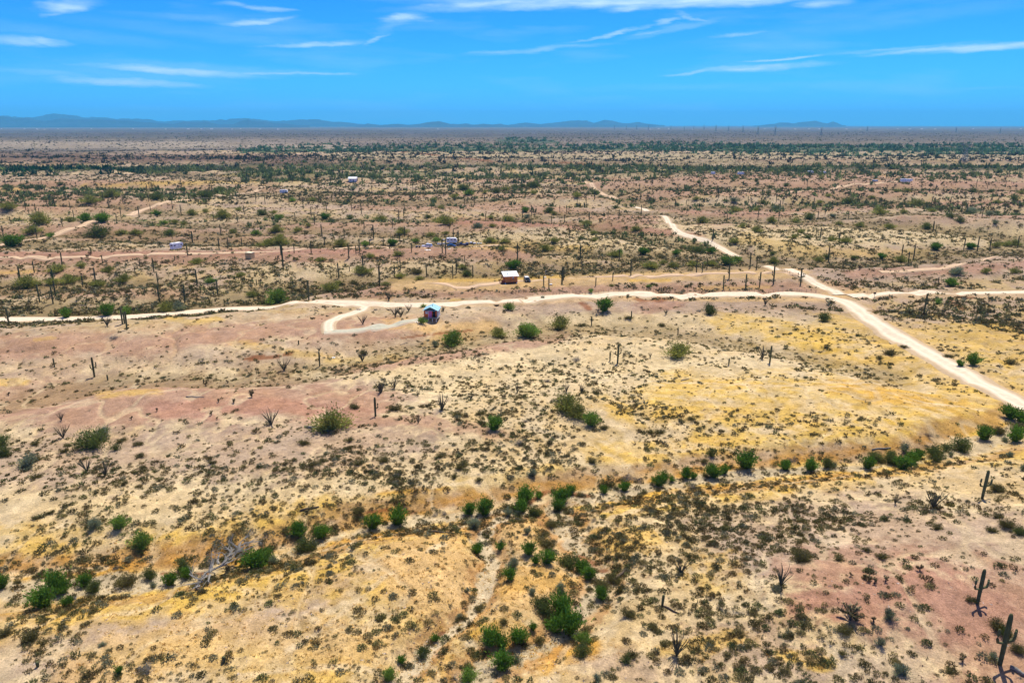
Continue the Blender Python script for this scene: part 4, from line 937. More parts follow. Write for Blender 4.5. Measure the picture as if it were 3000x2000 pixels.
for tok in '2491,1815,52,2 2695,1672,26,1 2493,1688,18,0 2533,1693,20,0 2545,1702,24,1 2562,1708,24,1 2594,1703,22,1 2559,1820,26,0 2820,1937,26,1 25,1158,14,0 603,1130,18,0 738,1162,26,1 667,1122,14,0 640,1178,14,0 686,1180,16,1 385,1228,14,0 460,1205,14,0 620,1215,16,1 636,1228,12,0 80,688,14,1 95,690,12,1 60,720,12,1 130,712,12,1 300,700,12,1 380,702,14,1 412,700,13,1 265,748,14,1 255,755,12,1 147,752,10,1 240,762,12,0 545,692,12,1 580,700,13,1 330,712,10,1 880,548,10,1 905,600,12,1 930,610,12,1 960,602,11,1 1000,606,11,1 1040,612,11,1 865,603,10,1 500,570,9,1 540,578,9,1 570,586,10,1 2517,790,18,1'.split():
    u, v, hp, kd = [float(q) for q in tok.split(',')]; kd = int(kd)
    p = at(u, v); s = hp * slant(p) / F / .96 / (1.2, 1.3, 1.7)[kd]
    o = empty('cholla_cactus', p, prnd.uniform(0, 6), (s * 1.15, s * 1.15, s))
    obj('joints', CH[kd][1], o); obj('trunk', CH[kd][0], o)
    o['category'] = 'cactus'; o['group'] = 'chollas with pale spiny tips'
    pend(o, ('spreading dark cholla' if kd == 2 else ('branching pale-tipped cholla' if kd == 1 else 'stubby pale-tipped cholla')), u, v, "the spreading cholla on the red knoll" if kd == 2 else None)

# ---------------- dead wood
def twigs(seed, n, spread, h, r0, depth=3, flat=1.0, dirn=None):
    rg = random.Random(seed); b = MB()
    def grow(p, d, ln, r, k):
        pts = [p]; rads = [r]; q = Vector(p); dd = Vector(d).normalized()
        for i in range(3):
            dd = (dd + Vector((rg.uniform(-.45, .45), rg.uniform(-.45, .45), rg.uniform(-.3, .3) * flat))).normalized()
            q = q + dd * ln / 3; q.z = max(q.z, .02)
            pts.append(tuple(q)); rads.append(r * (1 - .22 * (i + 1)))
        b.tube(pts, rads, 4)
        if k > 0:
            for c in range(rg.choice((2, 3))):
                nd = (dd + Vector((rg.uniform(-.9, .9), rg.uniform(-.9, .9), rg.uniform(-.4, .6) * flat))).normalized()
                grow(pts[rg.choice((2, 3))], nd, ln * rg.uniform(.55, .8), rads[-1] * .85, k - 1)
    for i in range(n):
        a = rg.uniform(0, 2 * PI)
        d = Vector((math.cos(a) * spread, math.sin(a) * spread, h))
        if dirn: d = Vector(dirn) + Vector((rg.uniform(-.4, .4), rg.uniform(-.4, .4), rg.uniform(0, .25)))
        grow((rg.uniform(-.1, .1), rg.uniform(-.1, .1), .03), d, .55, r0, depth)
    return b
DT = [twigs(1, 9, 1, .9, .028).mesh('branches', M_DEAD), twigs(2, 9, 1, .5, .03).mesh('branches', M_DEAD), twigs(3, 7, 1, 1.6, .03).mesh('branches', M_DARKWOOD), twigs(5, 8, 1, .35, .032, 3, .4).mesh('branches', M_DEAD)]
DB = crown_mesh('twigs', 700, (.17, .16, .14), 77, 'flat', .05, M_SCR)
for tok in '333,985,40,1,b 1687,1048,46,1,b 1734,1082,40,0,b 1602,1112,34,1,b 1519,1290,54,1,b 1860,1290,64,2,n 1838,1395,60,0,b 1868,1400,50,2,b 1161,1388,38,0,b 350,1445,34,3,n 434,1955,88,0,n 425,1950,70,1,b 230,1742,100,3,n 190,1748,60,0,n 1244,1540,70,2,n 2596,1335,44,2,n 2720,1270,40,2,b 1452,1770,50,3,n 545,1690,40,0,n 700,1700,50,3,n 1480,1905,40,3,n 1290,1935,60,2,n 1330,1975,70,3,n 1420,1960,36,1,n 1710,1985,40,2,n 2320,1342,50,3,b 1050,905,24,1,b 1100,905,18,1,b 2048,908,26,1,b 1752,905,26,1,b 1300,1500,40,1,b 1275,1505,34,1,b 1400,1385,30,3,n 340,1660,30,1,b 1405,1560,26,1,b 1425,1590,26,1,b 1440,1640,24,1,b 900,1255,44,3,n 1775,1755,60,3,n 1450,903,28,2,n 1540,1230,26,1,b 1740,1520,30,1,b 2030,1420,50,3,b 2760,925,20,3,n 620,1640,60,1,b 1190,1480,44,3,n 2990,1975,50,3,n'.split():
    u, v, wp, kd, fl = tok.split(','); u, v, wp = float(u), float(v), float(wp); kd = int(kd)
    p = at(u, v + wp * .2); s = wp * slant(p) / F / 2 * .8
    if fl == 'b':
        o = empty('dead_shrub', p, prnd.uniform(0, 6), (s, s, s * .85)); obj('branches', DT[kd], o); obj('twigs', DB, o)
        pend(o, 'dead grey shrub' if wp < 44 else 'wide dead grey shrub', u, v, "the tall bare wash bush" if (u - 1844) ** 2 < 200 and v > 1380 else None)
    else:
        o = obj('dead_branches', DT[kd], None, p); o.scale = (s, s, s * .85); o.rotation_euler = (0, 0, prnd.uniform(0, 6))
        pend(o, {0: 'bleached tangle of dead branches', 1: 'bleached tangle of dead branches', 2: 'bare dark branching bush', 3: 'flat litter of fallen grey branches'}[kd], u, v, "the grey brush heap at the bottom" if kd == 0 and u > 400 else ("the sprawling bare bush" if u == 1860 else None))
    o['category'] = 'dead wood'; o['group'] = 'dead bushes and fallen branches'
# the big fallen tree by the wash
p0 = at(580, 1722); p1 = at(725, 1625)
dv = (p1 - p0); ln_ = dv.length
o = empty('fallen_tree', p0, math.atan2(dv.y, dv.x))
tb = MB(); tb.tube([(-.4, 0, .35), (ln_ * .25, .7, .6), (ln_ * .5, -.5, .7), (ln_ * .75, .6, .9), (ln_, 0, 1.1)], [.17, .16, .13, .09, .04], 7)
tb.build('trunk', M_DEAD, o, True)
for i in range(11):
    f = i / 10; s = 1 if i % 2 else -1
    tw = twigs(30 + i, 2, 1, .5, .05, 3, .6, (.5 + f * .6 - (1.4 if i < 3 else 0), s * .9, .25))
    b2 = tw.build('branch', M_DEAD, o, False); b2.location = (ln_ * f * .95, 0, .5 + .3 * f); b2.scale = (3.6, 3.6, 2.6)
tag(o, 'big bleached fallen tree with twisted limbs lying across the foreground wash', 'dead wood')
# logs
def log_px(u0, v0, u1, v1, r, label, mt=None, nm='fallen_log'):
    a = at(u0, v0); b_ = at(u1, v1); d = b_ - a; l = d.length
    o = MB().tube([(0, 0, r * .7), (l * .3, .04 * l, r), (l * .65, -.03 * l, r * .95), (l, 0, r * .8)], [r, r * .95, r * .8, r * .5], 8).build(nm, mt or M_DARKWOOD, None, True)
    o.location = a; o.rotation_euler = (0, -math.asin(max(-1, min(1, d.z / l))), math.atan2(d.y, d.x))
    return tag(o, label, 'log', 'fallen logs and cactus trunks')
log_px(1796, 1710, 1835, 1665, .2, 'dark split fallen log right of the gully thicket', M_DARKWOOD)
log_px(1942, 1776, 1990, 1798, .12, 'grey fallen branch at the foot of the short red stump')
log_px(2958, 1955, 3010, 1985, .22, 'fallen pale saguaro trunk beside the tallest foreground saguaro', M_DEAD)
log_px(880, 1497, 935, 1485, .16, 'dark fallen log with a raised end on the yellow slope')
log_px(893, 1252, 965, 1264, .22, 'weathered log lying under the round green tree', M_DEAD)
log_px(545, 1163, 598, 1164, .12, 'thin grey pole lying on the pink terrace', M_DEAD)
log_px(1995, 1116, 2018, 1110, .12, 'pale fallen pole beside a stump on the yellow flat', M_DEAD)
log_px(2752, 922, 2770, 912, .15, 'dark fallen log on the slope below the right track')
log_px(1172, 1012, 1192, 1003, .08, 'pale bleached stick on the slope below the cabin', M_DEAD)
log_px(1250, 1559, 1330, 1562, .14, 'dark log lying beside the green shrub above the yellow bank', M_DARKWOOD)
log_px(2555, 1318, 2610, 1312, .14, 'grey log above the dense shrubs of the right wash', M_DEAD)

# ---------------- scrub: 300 nearest tufts are things, the rest one mass
SC_COL = [(.18, .165, .055), (.12, .105, .04), (.24, .20, .08), (.13, .145, .05), (.21, .21, .12), (.16, .12, .045)]
def tuft(seed, n, leaf):
    r2 = np.random.default_rng(seed)
    c = r2.normal(size=(n, 3)); c /= np.linalg.norm(c, axis=1, keepdims=True); c[:, 2] = np.abs(c[:, 2])
    rad = (.98 - .6 * r2.random(n) ** 1.6)[:, None]
    V, Fc = tris_cloud(c * rad * np.array([1, 1, .8]), leaf * r2.uniform(.7, 1.3, n), c * .6 + np.array([0, 0, .3]), 1.2, r2)
    V[:, 2] = np.maximum(V[:, 2], -.05)
    return V.astype(np.float32), Fc
def sample(n, row0, row1, r2, p_extra=None):
    """positions spread evenly over the picture of the ground, thinned by brush density"""
    rr = r2.uniform(row0, row1, n); cc = r2.uniform(0, len(ANG) - 1.001, n)
    ok = np.abs(np.interp(cc, np.arange(len(ANG)), ANG)) < R(38.5); rr, cc = rr[ok], cc[ok]
    ri, ci = rr.astype(int), cc.astype(int)
    d = DEN[ri, ci]
    keep = r2.random(len(rr)) < d
    ri, ci, rr, cc = ri[keep], ci[keep], rr[keep], cc[keep]
    D = DIS[ri] + (DIS[ri + 1] - DIS[ri]) * (rr - ri); t_ = ANG[ci] + (ANG[ci + 1] - ANG[ci]) * (cc - ci)
    return D * np.sin(t_), D * np.cos(t_), D
# keep-out: roads and buildings
KEEP = [(smooth_line([(at(u, v).x, at(u, v).y) for u, v in road], 4), 4.2)]
for s_, wd in (("2470,872 2420,845 2380,822 2330,800 2270,783 2215,775 2150,748 2105,722 2050,702 2000,688 1955,645 1932,631", 3.6), ("1150,833 1450,832 1600,818 1850,812 2000,806 2290,797", 3), ("1062,892 1072,902 1050,915 1005,925 960,955 962,968 1070,966 1230,936", 2.4), ("2520,866 2750,860 3100,862", 4), ("0,712 90,703 200,671 300,645", 3), ("372,635 430,608 540,584 680,570 800,545", 4), ("1240,935 1290,938", 4.0), ("1480,835 1550,820", 4.5), ("1210,724 1420,722", 4), ("1900,622 1845,603", 5), ("1818,592 1700,524", 5), ("500,728 540,726", 4), ("715,756 750,756", 3)):
    KEEP.append(([(at(u, v).x, at(u, v).y) for u, v in P(s_)], wd))
def clear(x, y):
    ok = np.ones(len(x), bool)
    for ln, wd in KEEP: ok &= seg_dist(x.astype(np.float32), y.astype(np.float32), ln) > wd
    return ok
r2 = np.random.default_rng(5)
row = lambda D: float(np.searchsorted(DIS, D))
def scatter(n, D0, D1, smin, smax, ntri, leaf, cols, hz=.75, tall=None):
    x, y, D = sample(n, row(D0), row(D1), r2)
    ok = clear(x, y); x, y, D = x[ok], y[ok], D[ok]
    s = (smin + (smax - smin) * r2.random(len(x)) ** 2.2)
    z = hgt(x, y)
    return x, y, z, s, D
def build_mass(name, parts, label, material):
    Vs, Fs, Cs = [], [], []; off = 0
    for (x, y, z, s, ntri, leaf, cols, hz) in parts:
        temps = [tuft(900 + k, ntri, leaf) for k in range(5)]
        which = r2.integers(0, 5, len(x))
        ci = r2.integers(0, len(cols), len(x)); cc = np.array(cols)[ci] * r2.uniform(.7, 1.3, (len(x), 1))
        for k in range(5):
            m = which == k
            if not m.any(): continue
            V, Fc = temps[k]; nv = len(V)
            a = r2.uniform(0, 2 * PI, m.sum()); ca, sa = np.cos(a)[:, None], np.sin(a)[:, None]; sx = s[m][:, None]; ex = r2.uniform(.75, 1.3, (m.sum(), 1))
            X = (V[None, :, 0] * ca - V[None, :, 1] * sa * ex) * sx + x[m][:, None]
            Y = (V[None, :, 0] * sa + V[None, :, 1] * ca * ex) * sx + y[m][:, None]
            Z = V[None, :, 2] * sx * hz * r2.uniform(.8, 1.3, (m.sum(), 1)) + z[m][:, None]
            Vs.append(np.stack([X, Y, Z], -1).reshape(-1, 3).astype(np.float32))
            Fs.append((Fc[None] + (np.arange(m.sum()) * nv)[:, None, None] + off).reshape(-1, 3)); off += m.sum() * nv
            jit = np.repeat(r2.uniform(.7, 1.3, (m.sum(), nv // 3, 1)), 3, 1)
            Cs.append((cc[m][:, None, :] * jit).reshape(-1, 3))
    o = make_mesh(name, np.concatenate(Vs), np.concatenate(Fs), material, col=np.concatenate(Cs))
    print(name, len(o.data.polygons))
    return tag(o, label, None, None, 'stuff')
near = scatter(72000, 48, 245, .19, .72, 0, 0, 0)
x, y, z, s, D = near
app = s / np.hypot(D, CAMH)
inview = (np.abs(np.arctan2(x, y)) < R(33)) & (project(x, y, z)[1] < 1990)
order = np.argsort(-app * inview)[:300]
msk = np.ones(len(x), bool); msk[order] = False
TM_ = []
for k in range(6):
    V, Fc = tuft(300 + k, 150, .17); sp = rng.normal(size=(26, 3)); sp[:, 2] = np.abs(sp[:, 2]) + .3; sp *= (.85 / np.linalg.norm(sp, axis=1, keepdims=True)); sd_ = np.roll(sp, 1, 0) * .06
    V2 = np.stack([np.zeros_like(sp), sp + sd_, sp - sd_], 1).reshape(-1, 3); V = np.concatenate([V, V2]); Fc = np.arange(len(V)).reshape(-1, 3); V = V.astype(np.float32)
    o = make_mesh('scrub_tuft', V, Fc, M_SCR, col=np.array(SC_COL[k])[None] * r2.uniform(.65, 1.35, (len(V) // 3, 1)).repeat(3, 0)); TM_.append(o.data); bpy.data.objects.remove(o)
SCN = ['olive-brown', 'dark brown', 'straw-brown', 'dark olive', 'pale grey-green', 'rusty brown']
for i in order:
    k = int(r2.integers(0, 6))
    o = obj('scrub_tuft', TM_[k], None, (x[i], y[i], z[i])); o.scale = (s[i], s[i] * r2.uniform(.8, 1.2), s[i] * r2.uniform(.65, .95)); o.rotation_euler = (0, 0, r2.uniform(0, 6))
    o['category'] = 'shrub'; o['group'] = 'largest low scrub tufts in the foreground'
    uu, vv = project(x[i], y[i], z[i])
    pend(o, SCN[k] + ' scrub tuft', float(uu), float(vv))
mk2 = msk & (D > 125); mk1 = msk & (D <= 125)
parts_ = [(x[mk1], y[mk1], z[mk1], s[mk1], 100, .19, SC_COL, .95), (x[mk2], y[mk2], z[mk2], s[mk2], 44, .28, SC_COL, .95)]
q = scatter(74000, 245, 620, .3, 1.3, 0, 0, 0); parts_.append((*q[:4], 16, .42, SC_COL, .8))
q = scatter(52000, 48, 230, .09, .24, 0, 0, 0); parts_.append((*q[:4], 14, .4, SC_COL, .8))
q = scatter(64000, 620, 1300, .5, 2.0, 0, 0, 0); parts_.append((*q[:4], 10, .55, [(.13, .12, .05), (.14, .11, .055), (.10, .11, .045)], .85))
q = scatter(60000, 1300, 7500, 1.4, 4.2, 0, 0, 0); parts_.append((*q[:4], 7, .6, [(.10, .10, .06), (.10, .085, .06), (.08, .09, .05)], .7))
build_mass('desert_scrub', parts_, 'low desert scrub covering the slopes and flats', M_SCR)
# tree-lined washes in the distance
def band(pts, n, hh, sz, cols):
    ys, xs = [], []
    u_ = np.interp(r2.random(n), np.linspace(0, 1, len(P(pts))), [a for a, b in P(pts)])
    v_ = np.interp(u_, [a for a, b in P(pts)], [b for a, b in P(pts)]) + r2.normal(size=n) * hh * 1.6
    pt = [plane_pt(a, max(b, 385), -2) for a, b in zip(u_, v_)]
    x = np.array([p[0] for p in pt]); y = np.array([p[1] for p in pt])
    return (x, y, hgt(x, y), r2.uniform(sz * .5, sz, n), 14, .5, cols, .95)
GC = [(.14, .18, .06), (.17, .20, .07), (.11, .14, .055)]
TG = [(.10, .19, .09), (.13, .21, .10), (.09, .15, .08)]
fb = [band("0,497 200,498 450,492 700,488 1200,485 1800,489 2400,493 3000,496", 900, 3.0, 6, GC), band("1450,487 1800,490 2300,493 2400,493", 260, 2.5, 6, GC), band("0,500 240,500 420,496", 200, 3, 6, [(.02, .07, .03), (.03, .06, .03)]),
      band("700,443 1100,441 1500,438 2000,436 2500,434 3000,438", 1300, 3.6, 8, TG), band("1900,442 2400,446 3000,446", 500, 4, 8, TG), band("1480,414 1600,416", 160, 2.5, 7, TG),
      band("700,512 900,514 1200,515 1500,508", 420, 6, 5, GC), band("1500,515 2000,508 2600,510 3000,515", 520, 7, 5, GC), band("0,562 200,560 400,565 700,556", 240, 5, 4.0, GC), band("0,590 300,574 620,580", 200, 6, 3.5, GC),
      band("0,470 900,470 1800,465 3000,470", 500, 9, 6, [(.06, .06, .04)]), band("1000,560 1500,562 2000,575 2500,580 3000,592", 300, 14, 3.4, GC), band("0,640 500,655 1100,645 1700,662 2100,720", 160, 6, 2.4, GC), band("2000,600 2400,598 2700,592 3000,640", 160, 6, 2.6, GC)]
build_mass('far_woodland', fb, 'green desert trees lining the distant washes, merged by distance', M_SCR)
# dead yellow grass and pebbles in the foreground
gx, gy, gD = sample(26000, row(45), row(150), r2)
DEN_s = DEN
gz = hgt(gx, gy)
gu, gv = project(gx, gy, gz)
ym = np.zeros(GU.shape, np.float32)
for c_, pts, r, wt in STROKES:
    if c_ in (YEL, ORY, PEACH): ym = np.maximum(ym, stroke(pts, r) * wt)
DEN = ym * .95
gx, gy, gD = sample(34000, row(45), row(170), r2); DEN = DEN_s
ok = clear(gx, gy); gx, gy = gx[ok], gy[ok]
build_mass('dry_grass', [(gx, gy, hgt(gx, gy), r2.uniform(.12, .34, len(gx)), 9, .4, [(.62, .42, .12), (.55, .36, .10), (.66, .50, .22), (.50, .28, .07)], .6)], 'tufts of dead yellow grass on the banks', M_SCR)
DEN = np.full(GU.shape, .5, np.float32) * sst(.45, .6, fbm(GX / 6, GY / 6, 131, 3)) + .05
gx, gy, gD = sample(14000, row(45), row(150), r2); DEN = DEN_s
build_mass('stones', [(gx, gy, hgt(gx, gy) - .02, r2.uniform(.05, .17, len(gx)), 8, .7, [(.30, .2, .16), (.2, .13, .1), (.55, .48, .42), (.4, .3, .24)], .7)], 'loose stones scattered over the ground', M_SCR)
# ================================================================== buildings, vehicles and other made things
def P_(name, **k): return mat(name, **k)
m_red = mat('red_board', (.62, .13, .03), rough=.7, noise=(1.5, .25)); m_brown = mat('brown_board', (.60, .21, .05), rough=.7, noise=(.9, .2)); m_trim = mat('dark_red_trim', (.30, .05, .02), rough=.7)
m_blue = mat('blue_metal_roof', (.30, .52, .56), rough=.5, noise=(.8, .12)); m_gable = mat('gable_grey', (.10, .13, .11), rough=.8); m_white = mat('white_paint', (.80, .80, .78), rough=.5, noise=(1, .05))
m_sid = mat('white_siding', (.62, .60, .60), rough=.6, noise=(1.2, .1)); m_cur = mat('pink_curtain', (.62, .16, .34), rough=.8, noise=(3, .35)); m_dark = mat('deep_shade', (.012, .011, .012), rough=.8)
m_deck = mat('weathered_deck', (.34, .30, .25), rough=.85, noise=(2, .25)); m_glass = mat('window_glass', (.03, .05, .06), rough=.12, spec=.6); m_solar = mat('solar_glass', (.03, .14, .24), rough=.2, spec=.6)
m_tyre = mat('tyre_rubber', (.015, .015, .016), rough=.8); m_hub = mat('wheel_metal', (.45, .45, .46), rough=.4, metal=.6); m_black = mat('black_paint', (.012, .014, .016), rough=.3, spec=.6)
m_navy = mat('navy_paint', (.015, .05, .14), rough=.25, spec=.6); m_car = mat('white_car_paint', (.74, .75, .78), rough=.25, spec=.6); m_ply = mat('plywood', (.70, .48, .20), rough=.8, noise=(1.3, .12)); m_plyroof = mat('pale_wood_roof', (.78, .70, .48), rough=.8)
m_steel = mat('grey_steel', (.16, .19, .21), rough=.6, metal=.3); m_cream = mat('cream_panel', (.66, .66, .64), rough=.5); m_tarp = mat('grey_blue_tarp', (.35, .40, .46), rough=.7, noise=(2, .2)); m_post = mat('fence_post', (.13, .10, .08), rough=.9); m_red2 = mat('tail_light', (.4, .02, .01), rough=.4)
m_galv = mat('galvanised', (.55, .57, .58), rough=.5)
def pt(name, b, m, parent, loc=None, smooth=False):
    o = b.build(name, m, parent, smooth)
    if loc: o.location = loc
    return o
def ground_empty(name, u, v, rz, sink=0.0):
    p = at(u, v); return empty(name, (p.x, p.y, p.z - sink), rz), p
def wheel_set(e, xs, ys, r, wd=.24):
    for x in xs:
        for y in ys:
            b = MB(); n = 14
            V = [(x + r * math.cos(2 * PI * k / n), y + s * wd / 2, r + r * math.sin(2 * PI * k / n)) for s in (-1, 1) for k in range(n)]
            b.add((V, [tuple(range(n)), tuple(range(2 * n - 1, n - 1, -1))] + [(k, k + n, (k + 1) % n + n, (k + 1) % n) for k in range(n)]))
            w_ = b.build('wheel', m_tyre, e)
            s = 1 if y > 0 else -1; b = MB(); rr = r * .55
            V = [(x + rr * math.cos(2 * PI * k / n), y + s * (wd / 2 + .012 * q), r + rr * math.sin(2 * PI * k / n)) for q in (0, 1) for k in range(n)]
            b.add((V, [tuple(range(n)), tuple(range(2 * n - 1, n - 1, -1))] + [(k, k + n, (k + 1) % n + n, (k + 1) % n) for k in range(n)])); b.build('rim', m_hub, w_)
def taper_prism(b, prof, hw0, hw1, zc, mi=0):
    """x-z outline given half widths that narrow above zc"""
    n = len(prof); V = []
    for s in (-1, 1):
        for x, z in prof: V.append((x, s * (hw0 if z <= zc else hw1), z))
    b.add((V, [tuple(range(n)), tuple(range(2 * n - 1, n - 1, -1))] + [(i, i + n, (i + 1) % n + n, (i + 1) % n) for i in range(n)])); return b
def car(name, u, v, rz, paint_m, label, cat, kind='suv', L_=4.7, roofm=None):
    e, p = ground_empty(name, u, v, rz)
    h = L_ / 2; hw = .93
    b = MB()
    if kind == 'suv': body = [(-h, .4), (h, .4), (h + .02, .75), (h - .08, .95), (h * .45, 1.05), (-h + .02, 1.08), (-h - .03, .7)]
    elif kind == 'sedan': body = [(-h, .32), (h, .32), (h, .62), (h * .52, .86), (-h * .62, .9), (-h, .78)]
    else: body = [(-h, .5), (h, .5), (h + .02, .9), (h - .1, 1.1), (h * .42, 1.15), (-h, 1.12)]
    taper_prism(b, body, hw, hw * .97, .8)
    pt('body', b, paint_m, e)
    b = MB()
    if kind == 'suv': cab = [(h * .42, 1.04), (h * .14, 1.58), (-h * .86, 1.62), (-h * .98, 1.06)]
    elif kind == 'sedan': cab = [(h * .45, .85), (h * .1, 1.3), (-h * .42, 1.32), (-h * .74, .88)]
    elif kind == 'jeep': cab = [(h * .36, 1.12), (h * .22, 1.72), (-h * .92, 1.76), (-h * .98, 1.12)]
    else: cab = [(h * .4, 1.13), (h * .2, 1.72), (-h * .15, 1.74), (-h * .2, 1.13)]
    taper_prism(b, cab, hw * .9, hw * .76, 1.2)
    pt('window_glass', b, m_glass, e)
    top = max(z for x, z in cab); xs = sorted(x for x, z in cab if z > top - .08)
    b = MB(); b.box(((xs[0] + xs[1]) / 2, 0, top + .02), (xs[1] - xs[0] + .06, hw * 1.5, .07), taper=(.95, .95)); 
    for x0, z0, x1, z1 in [(cab[0][0], cab[0][1], cab[1][0], cab[1][1]), (cab[3][0], cab[3][1], cab[2][0], cab[2][1]), ((cab[0][0] + cab[3][0]) / 2, cab[0][1], (cab[1][0] + cab[2][0]) / 2, top)]:
        for s in (-1, 1): b.tube([(x0, s * hw * .91, z0), (x1, s * hw * .77, z1)], [.05, .05], 4)
    pt('roof', b, roofm or paint_m, e)
    r = .36 if kind != 'sedan' else .32
    if kind in ('jeep', 'pickup'): r = .42
    wheel_set(e, (-h * .62, h * .62), (-hw + .06, hw - .06), r)
    for s in (-1, 1):
        b = MB(); b.box((h + .01, s * hw * .68, .78 if kind != 'sedan' else .6), (.06, .3, .16)); pt('headlight', b, m_white, e)
        b = MB(); b.box((-h - .015, s * hw * .8, .85 if kind != 'sedan' else .7), (.05, .18, .22)); pt('tail_light', b, m_red2, e)
    b = MB(); b.box((h + .04, 0, .48), (.14, 1.75, .18)); b.box((-h - .04, 0, .48), (.14, 1.75, .18)); pt('bumper', b, m_black, e)
    tag(e, label, cat); return e
def trailer(u, v, rz, L_, label, name='camper_trailer', hgt_=2.3, nose=True, cat='camper', windows=3, cab=False, mt=None):
    e, p = ground_empty(name, u, v, rz)
    h = L_ / 2; z0 = .55; z1 = z0 + hgt_
    if cab: prof = [(-h, z0), (h * .62, z0), (h * .64, z0 + .9), (h * .95, z0 + 1.15), (h, z1 - .35), (h * .9, z1), (-h, z1)]
    elif nose: prof = [(-h, z0), (h * .82, z0), (h, z0 + .45), (h, z1 - .8), (h * .82, z1 - .25), (h * .5, z1), (-h * .93, z1), (-h, z1 - .2)]
    else: prof = [(-h, z0), (h, z0), (h, z1), (-h, z1)]
    b = MB(); b.prism(prof, -1.15, 1.15); pt('body', b, mt or m_white, e)
    b = MB(); b.box((-h * .05, 0, z1 + .02), (L_ * .82, 2.36, .06)); pt('roof', b, m_white, e)
    b = MB(); b.box((0, -1.17, z0 + .55), (L_ * .88, .03, .14)); b.box((0, 1.17, z0 + .55), (L_ * .88, .03, .14)); pt('stripe', b, m_tarp, e)
    for i in range(windows):
        x = -h * .7 + i * (1.3 * h / max(1, windows - 1)); 
        for s in (-1, 1):
            b = MB(); b.box((x, s * 1.165, z0 + hgt_ * .62), (.85, .05, .5)); wn = pt('window', b, m_glass, e)
            b = MB(); b.box((x, s * 1.16, z0 + hgt_ * .62), (.97, .04, .62)); pt('frame', b, m_cream, wn)
    b = MB(); b.box((-h - .02, 0, z0 + hgt_ * .62), (.05, 1.3, .55)); pt('window', b, m_glass, e)
    b = MB(); b.box((h * .12, -1.18, z0 + .98), (.66, .05, 1.85)); d = pt('door', b, m_cream, e)
    b = MB(); b.box((h * .12 + .24, -1.215, z0 + .95), (.06, .04, .12)); pt('handle', b, m_dark, d)
    b = MB(); b.box((-h * .4, 0, z1 + .17), (.8, .7, .26)); pt('roof_vent', b, m_cream, e)
    wheel_set(e, (-h * .12, -h * .12 - .75) if not cab else (-h * .5,), (-1.02, 1.02), .34)
    b = MB(); b.tube([(h * .85, -.5, .5), (h + 1.0, 0, .5)], [.05, .05], 4); b.tube([(h * .85, .5, .5), (h + 1.0, 0, .5)], [.05, .05], 4); b.tube([(h + .9, 0, .55), (h + .9, 0, 0)], [.04, .04], 4)
    if not cab: pt('hitch', b, m_steel, e)
    tag(e, label, cat); return e
# ---- blue-roofed red cabin on piers
e, p = ground_empty('cabin', 1262, 938, R(-5)); e.scale = (slant(p) / 232,) * 3; print('cabin', slant(p))
W2, DP, FZ, WH = 2.15, 4.4, .85, 2.25
b = MB()
b.box((-1.35, .08, FZ + WH / 2), (1.4, .12, WH)); b.box((-.3, .081, FZ + WH - .14), (.72, .118, .28)); b.box((1.0, .6 + .08, FZ + WH / 2), (1.6, .12, WH)); pt('front_wall', b, m_red, e)
b = MB(); b.box((-W2 + .05, DP / 2 + .15, FZ + WH / 2), (.1, DP - .2, WH)); b.box((W2 - .05, DP / 2 + .5, FZ + WH / 2), (.1, DP - .9, WH)); b.box((0, DP, FZ + WH / 2), (2 * W2, .1, WH)); pt('side_wall', b, m_sid, e)
b = MB(); b.prism([(-W2, FZ + WH + .002), (W2, FZ + WH + .002), (0, FZ + WH + 1.02)], 0, .12); pt('gable', b, m_gable, e)
b = MB(); b.box((-.35, .07, FZ + 1.02), (.62, .06, 2.0)); pt('curtain', b, m_cur, e); b = MB(); b.box((.12, .05, FZ + 1.05), (.5, .06, 2.05)); pt('curtain', b, m_cur, e, None)
b = MB(); b.box((-.70, .0, FZ + 1.08), (.1, .1, 2.16)); pt('door_frame', b, m_white, e)
b = MB(); b.box((-1.22, .0, FZ + 1.5), (.62, .05, .5)); wn = pt('window', b, m_glass, e); b = MB()
for q in ((-1.22, 1.22, .78, .07), (-1.22, 1.78, .78, .07)): b.box((q[0], -.03, FZ + q[1]), (q[2], .05, q[3]))
b.box((-1.57, -.03, FZ + 1.5), (.07, .05, .5)); b.box((-.87, -.03, FZ + 1.5), (.07, .05, .5)); pt('frame', b, m_white, wn)
b = MB(); b.box((-1.22, -.035, FZ + 1.5), (.56, .02, .44)); pt('pane', b, m_sid, wn)
b = MB(); b.box((W2 - .01, 1.7, FZ + 1.45), (.06, .7, .7)); pt('window', b, m_glass, e)
b = MB(); b.box((1.0, .5, FZ + 1.0), (.75, .06, 1.95)); dr = pt('door', b, m_dark, e); b = MB(); b.box((.72, .45, FZ + .95), (.07, .05, .1)); pt('handle', b, m_hub, dr)
b = MB(); b.box((W2 - .06, .0, FZ + WH / 2), (.1, .1, WH)); pt('porch_post', b, m_white, e)
b = MB()
for s in (-1, 1):
    V = [(0, -.55, FZ + WH + 1.1), (0, DP + .4, FZ + WH + 1.1), (s * (W2 + .35), DP + .4, FZ + WH - .1), (s * (W2 + .35), -.55, FZ + WH - .1)]
    V2 = [(x, y, z + .09) for x, y, z in V]
    b.add((V + V2, [(3, 2, 1, 0), (4, 5, 6, 7), (0, 1, 5, 4), (1, 2, 6, 5), (2, 3, 7, 6), (3, 0, 4, 7)]))
rf = pt('roof', b, m_blue, e)
b = MB(); b.tube([(.35, 1.6, FZ + WH + .9), (.35, 1.6, FZ + WH + 1.45)], [.09, .09], 8); pt('vent_pipe', b, m_steel, rf)
b = MB(); b.box((0, -.25, FZ + WH - .03), (3.6, .55, .06)); pt('porch_awning', b, m_blue, e)
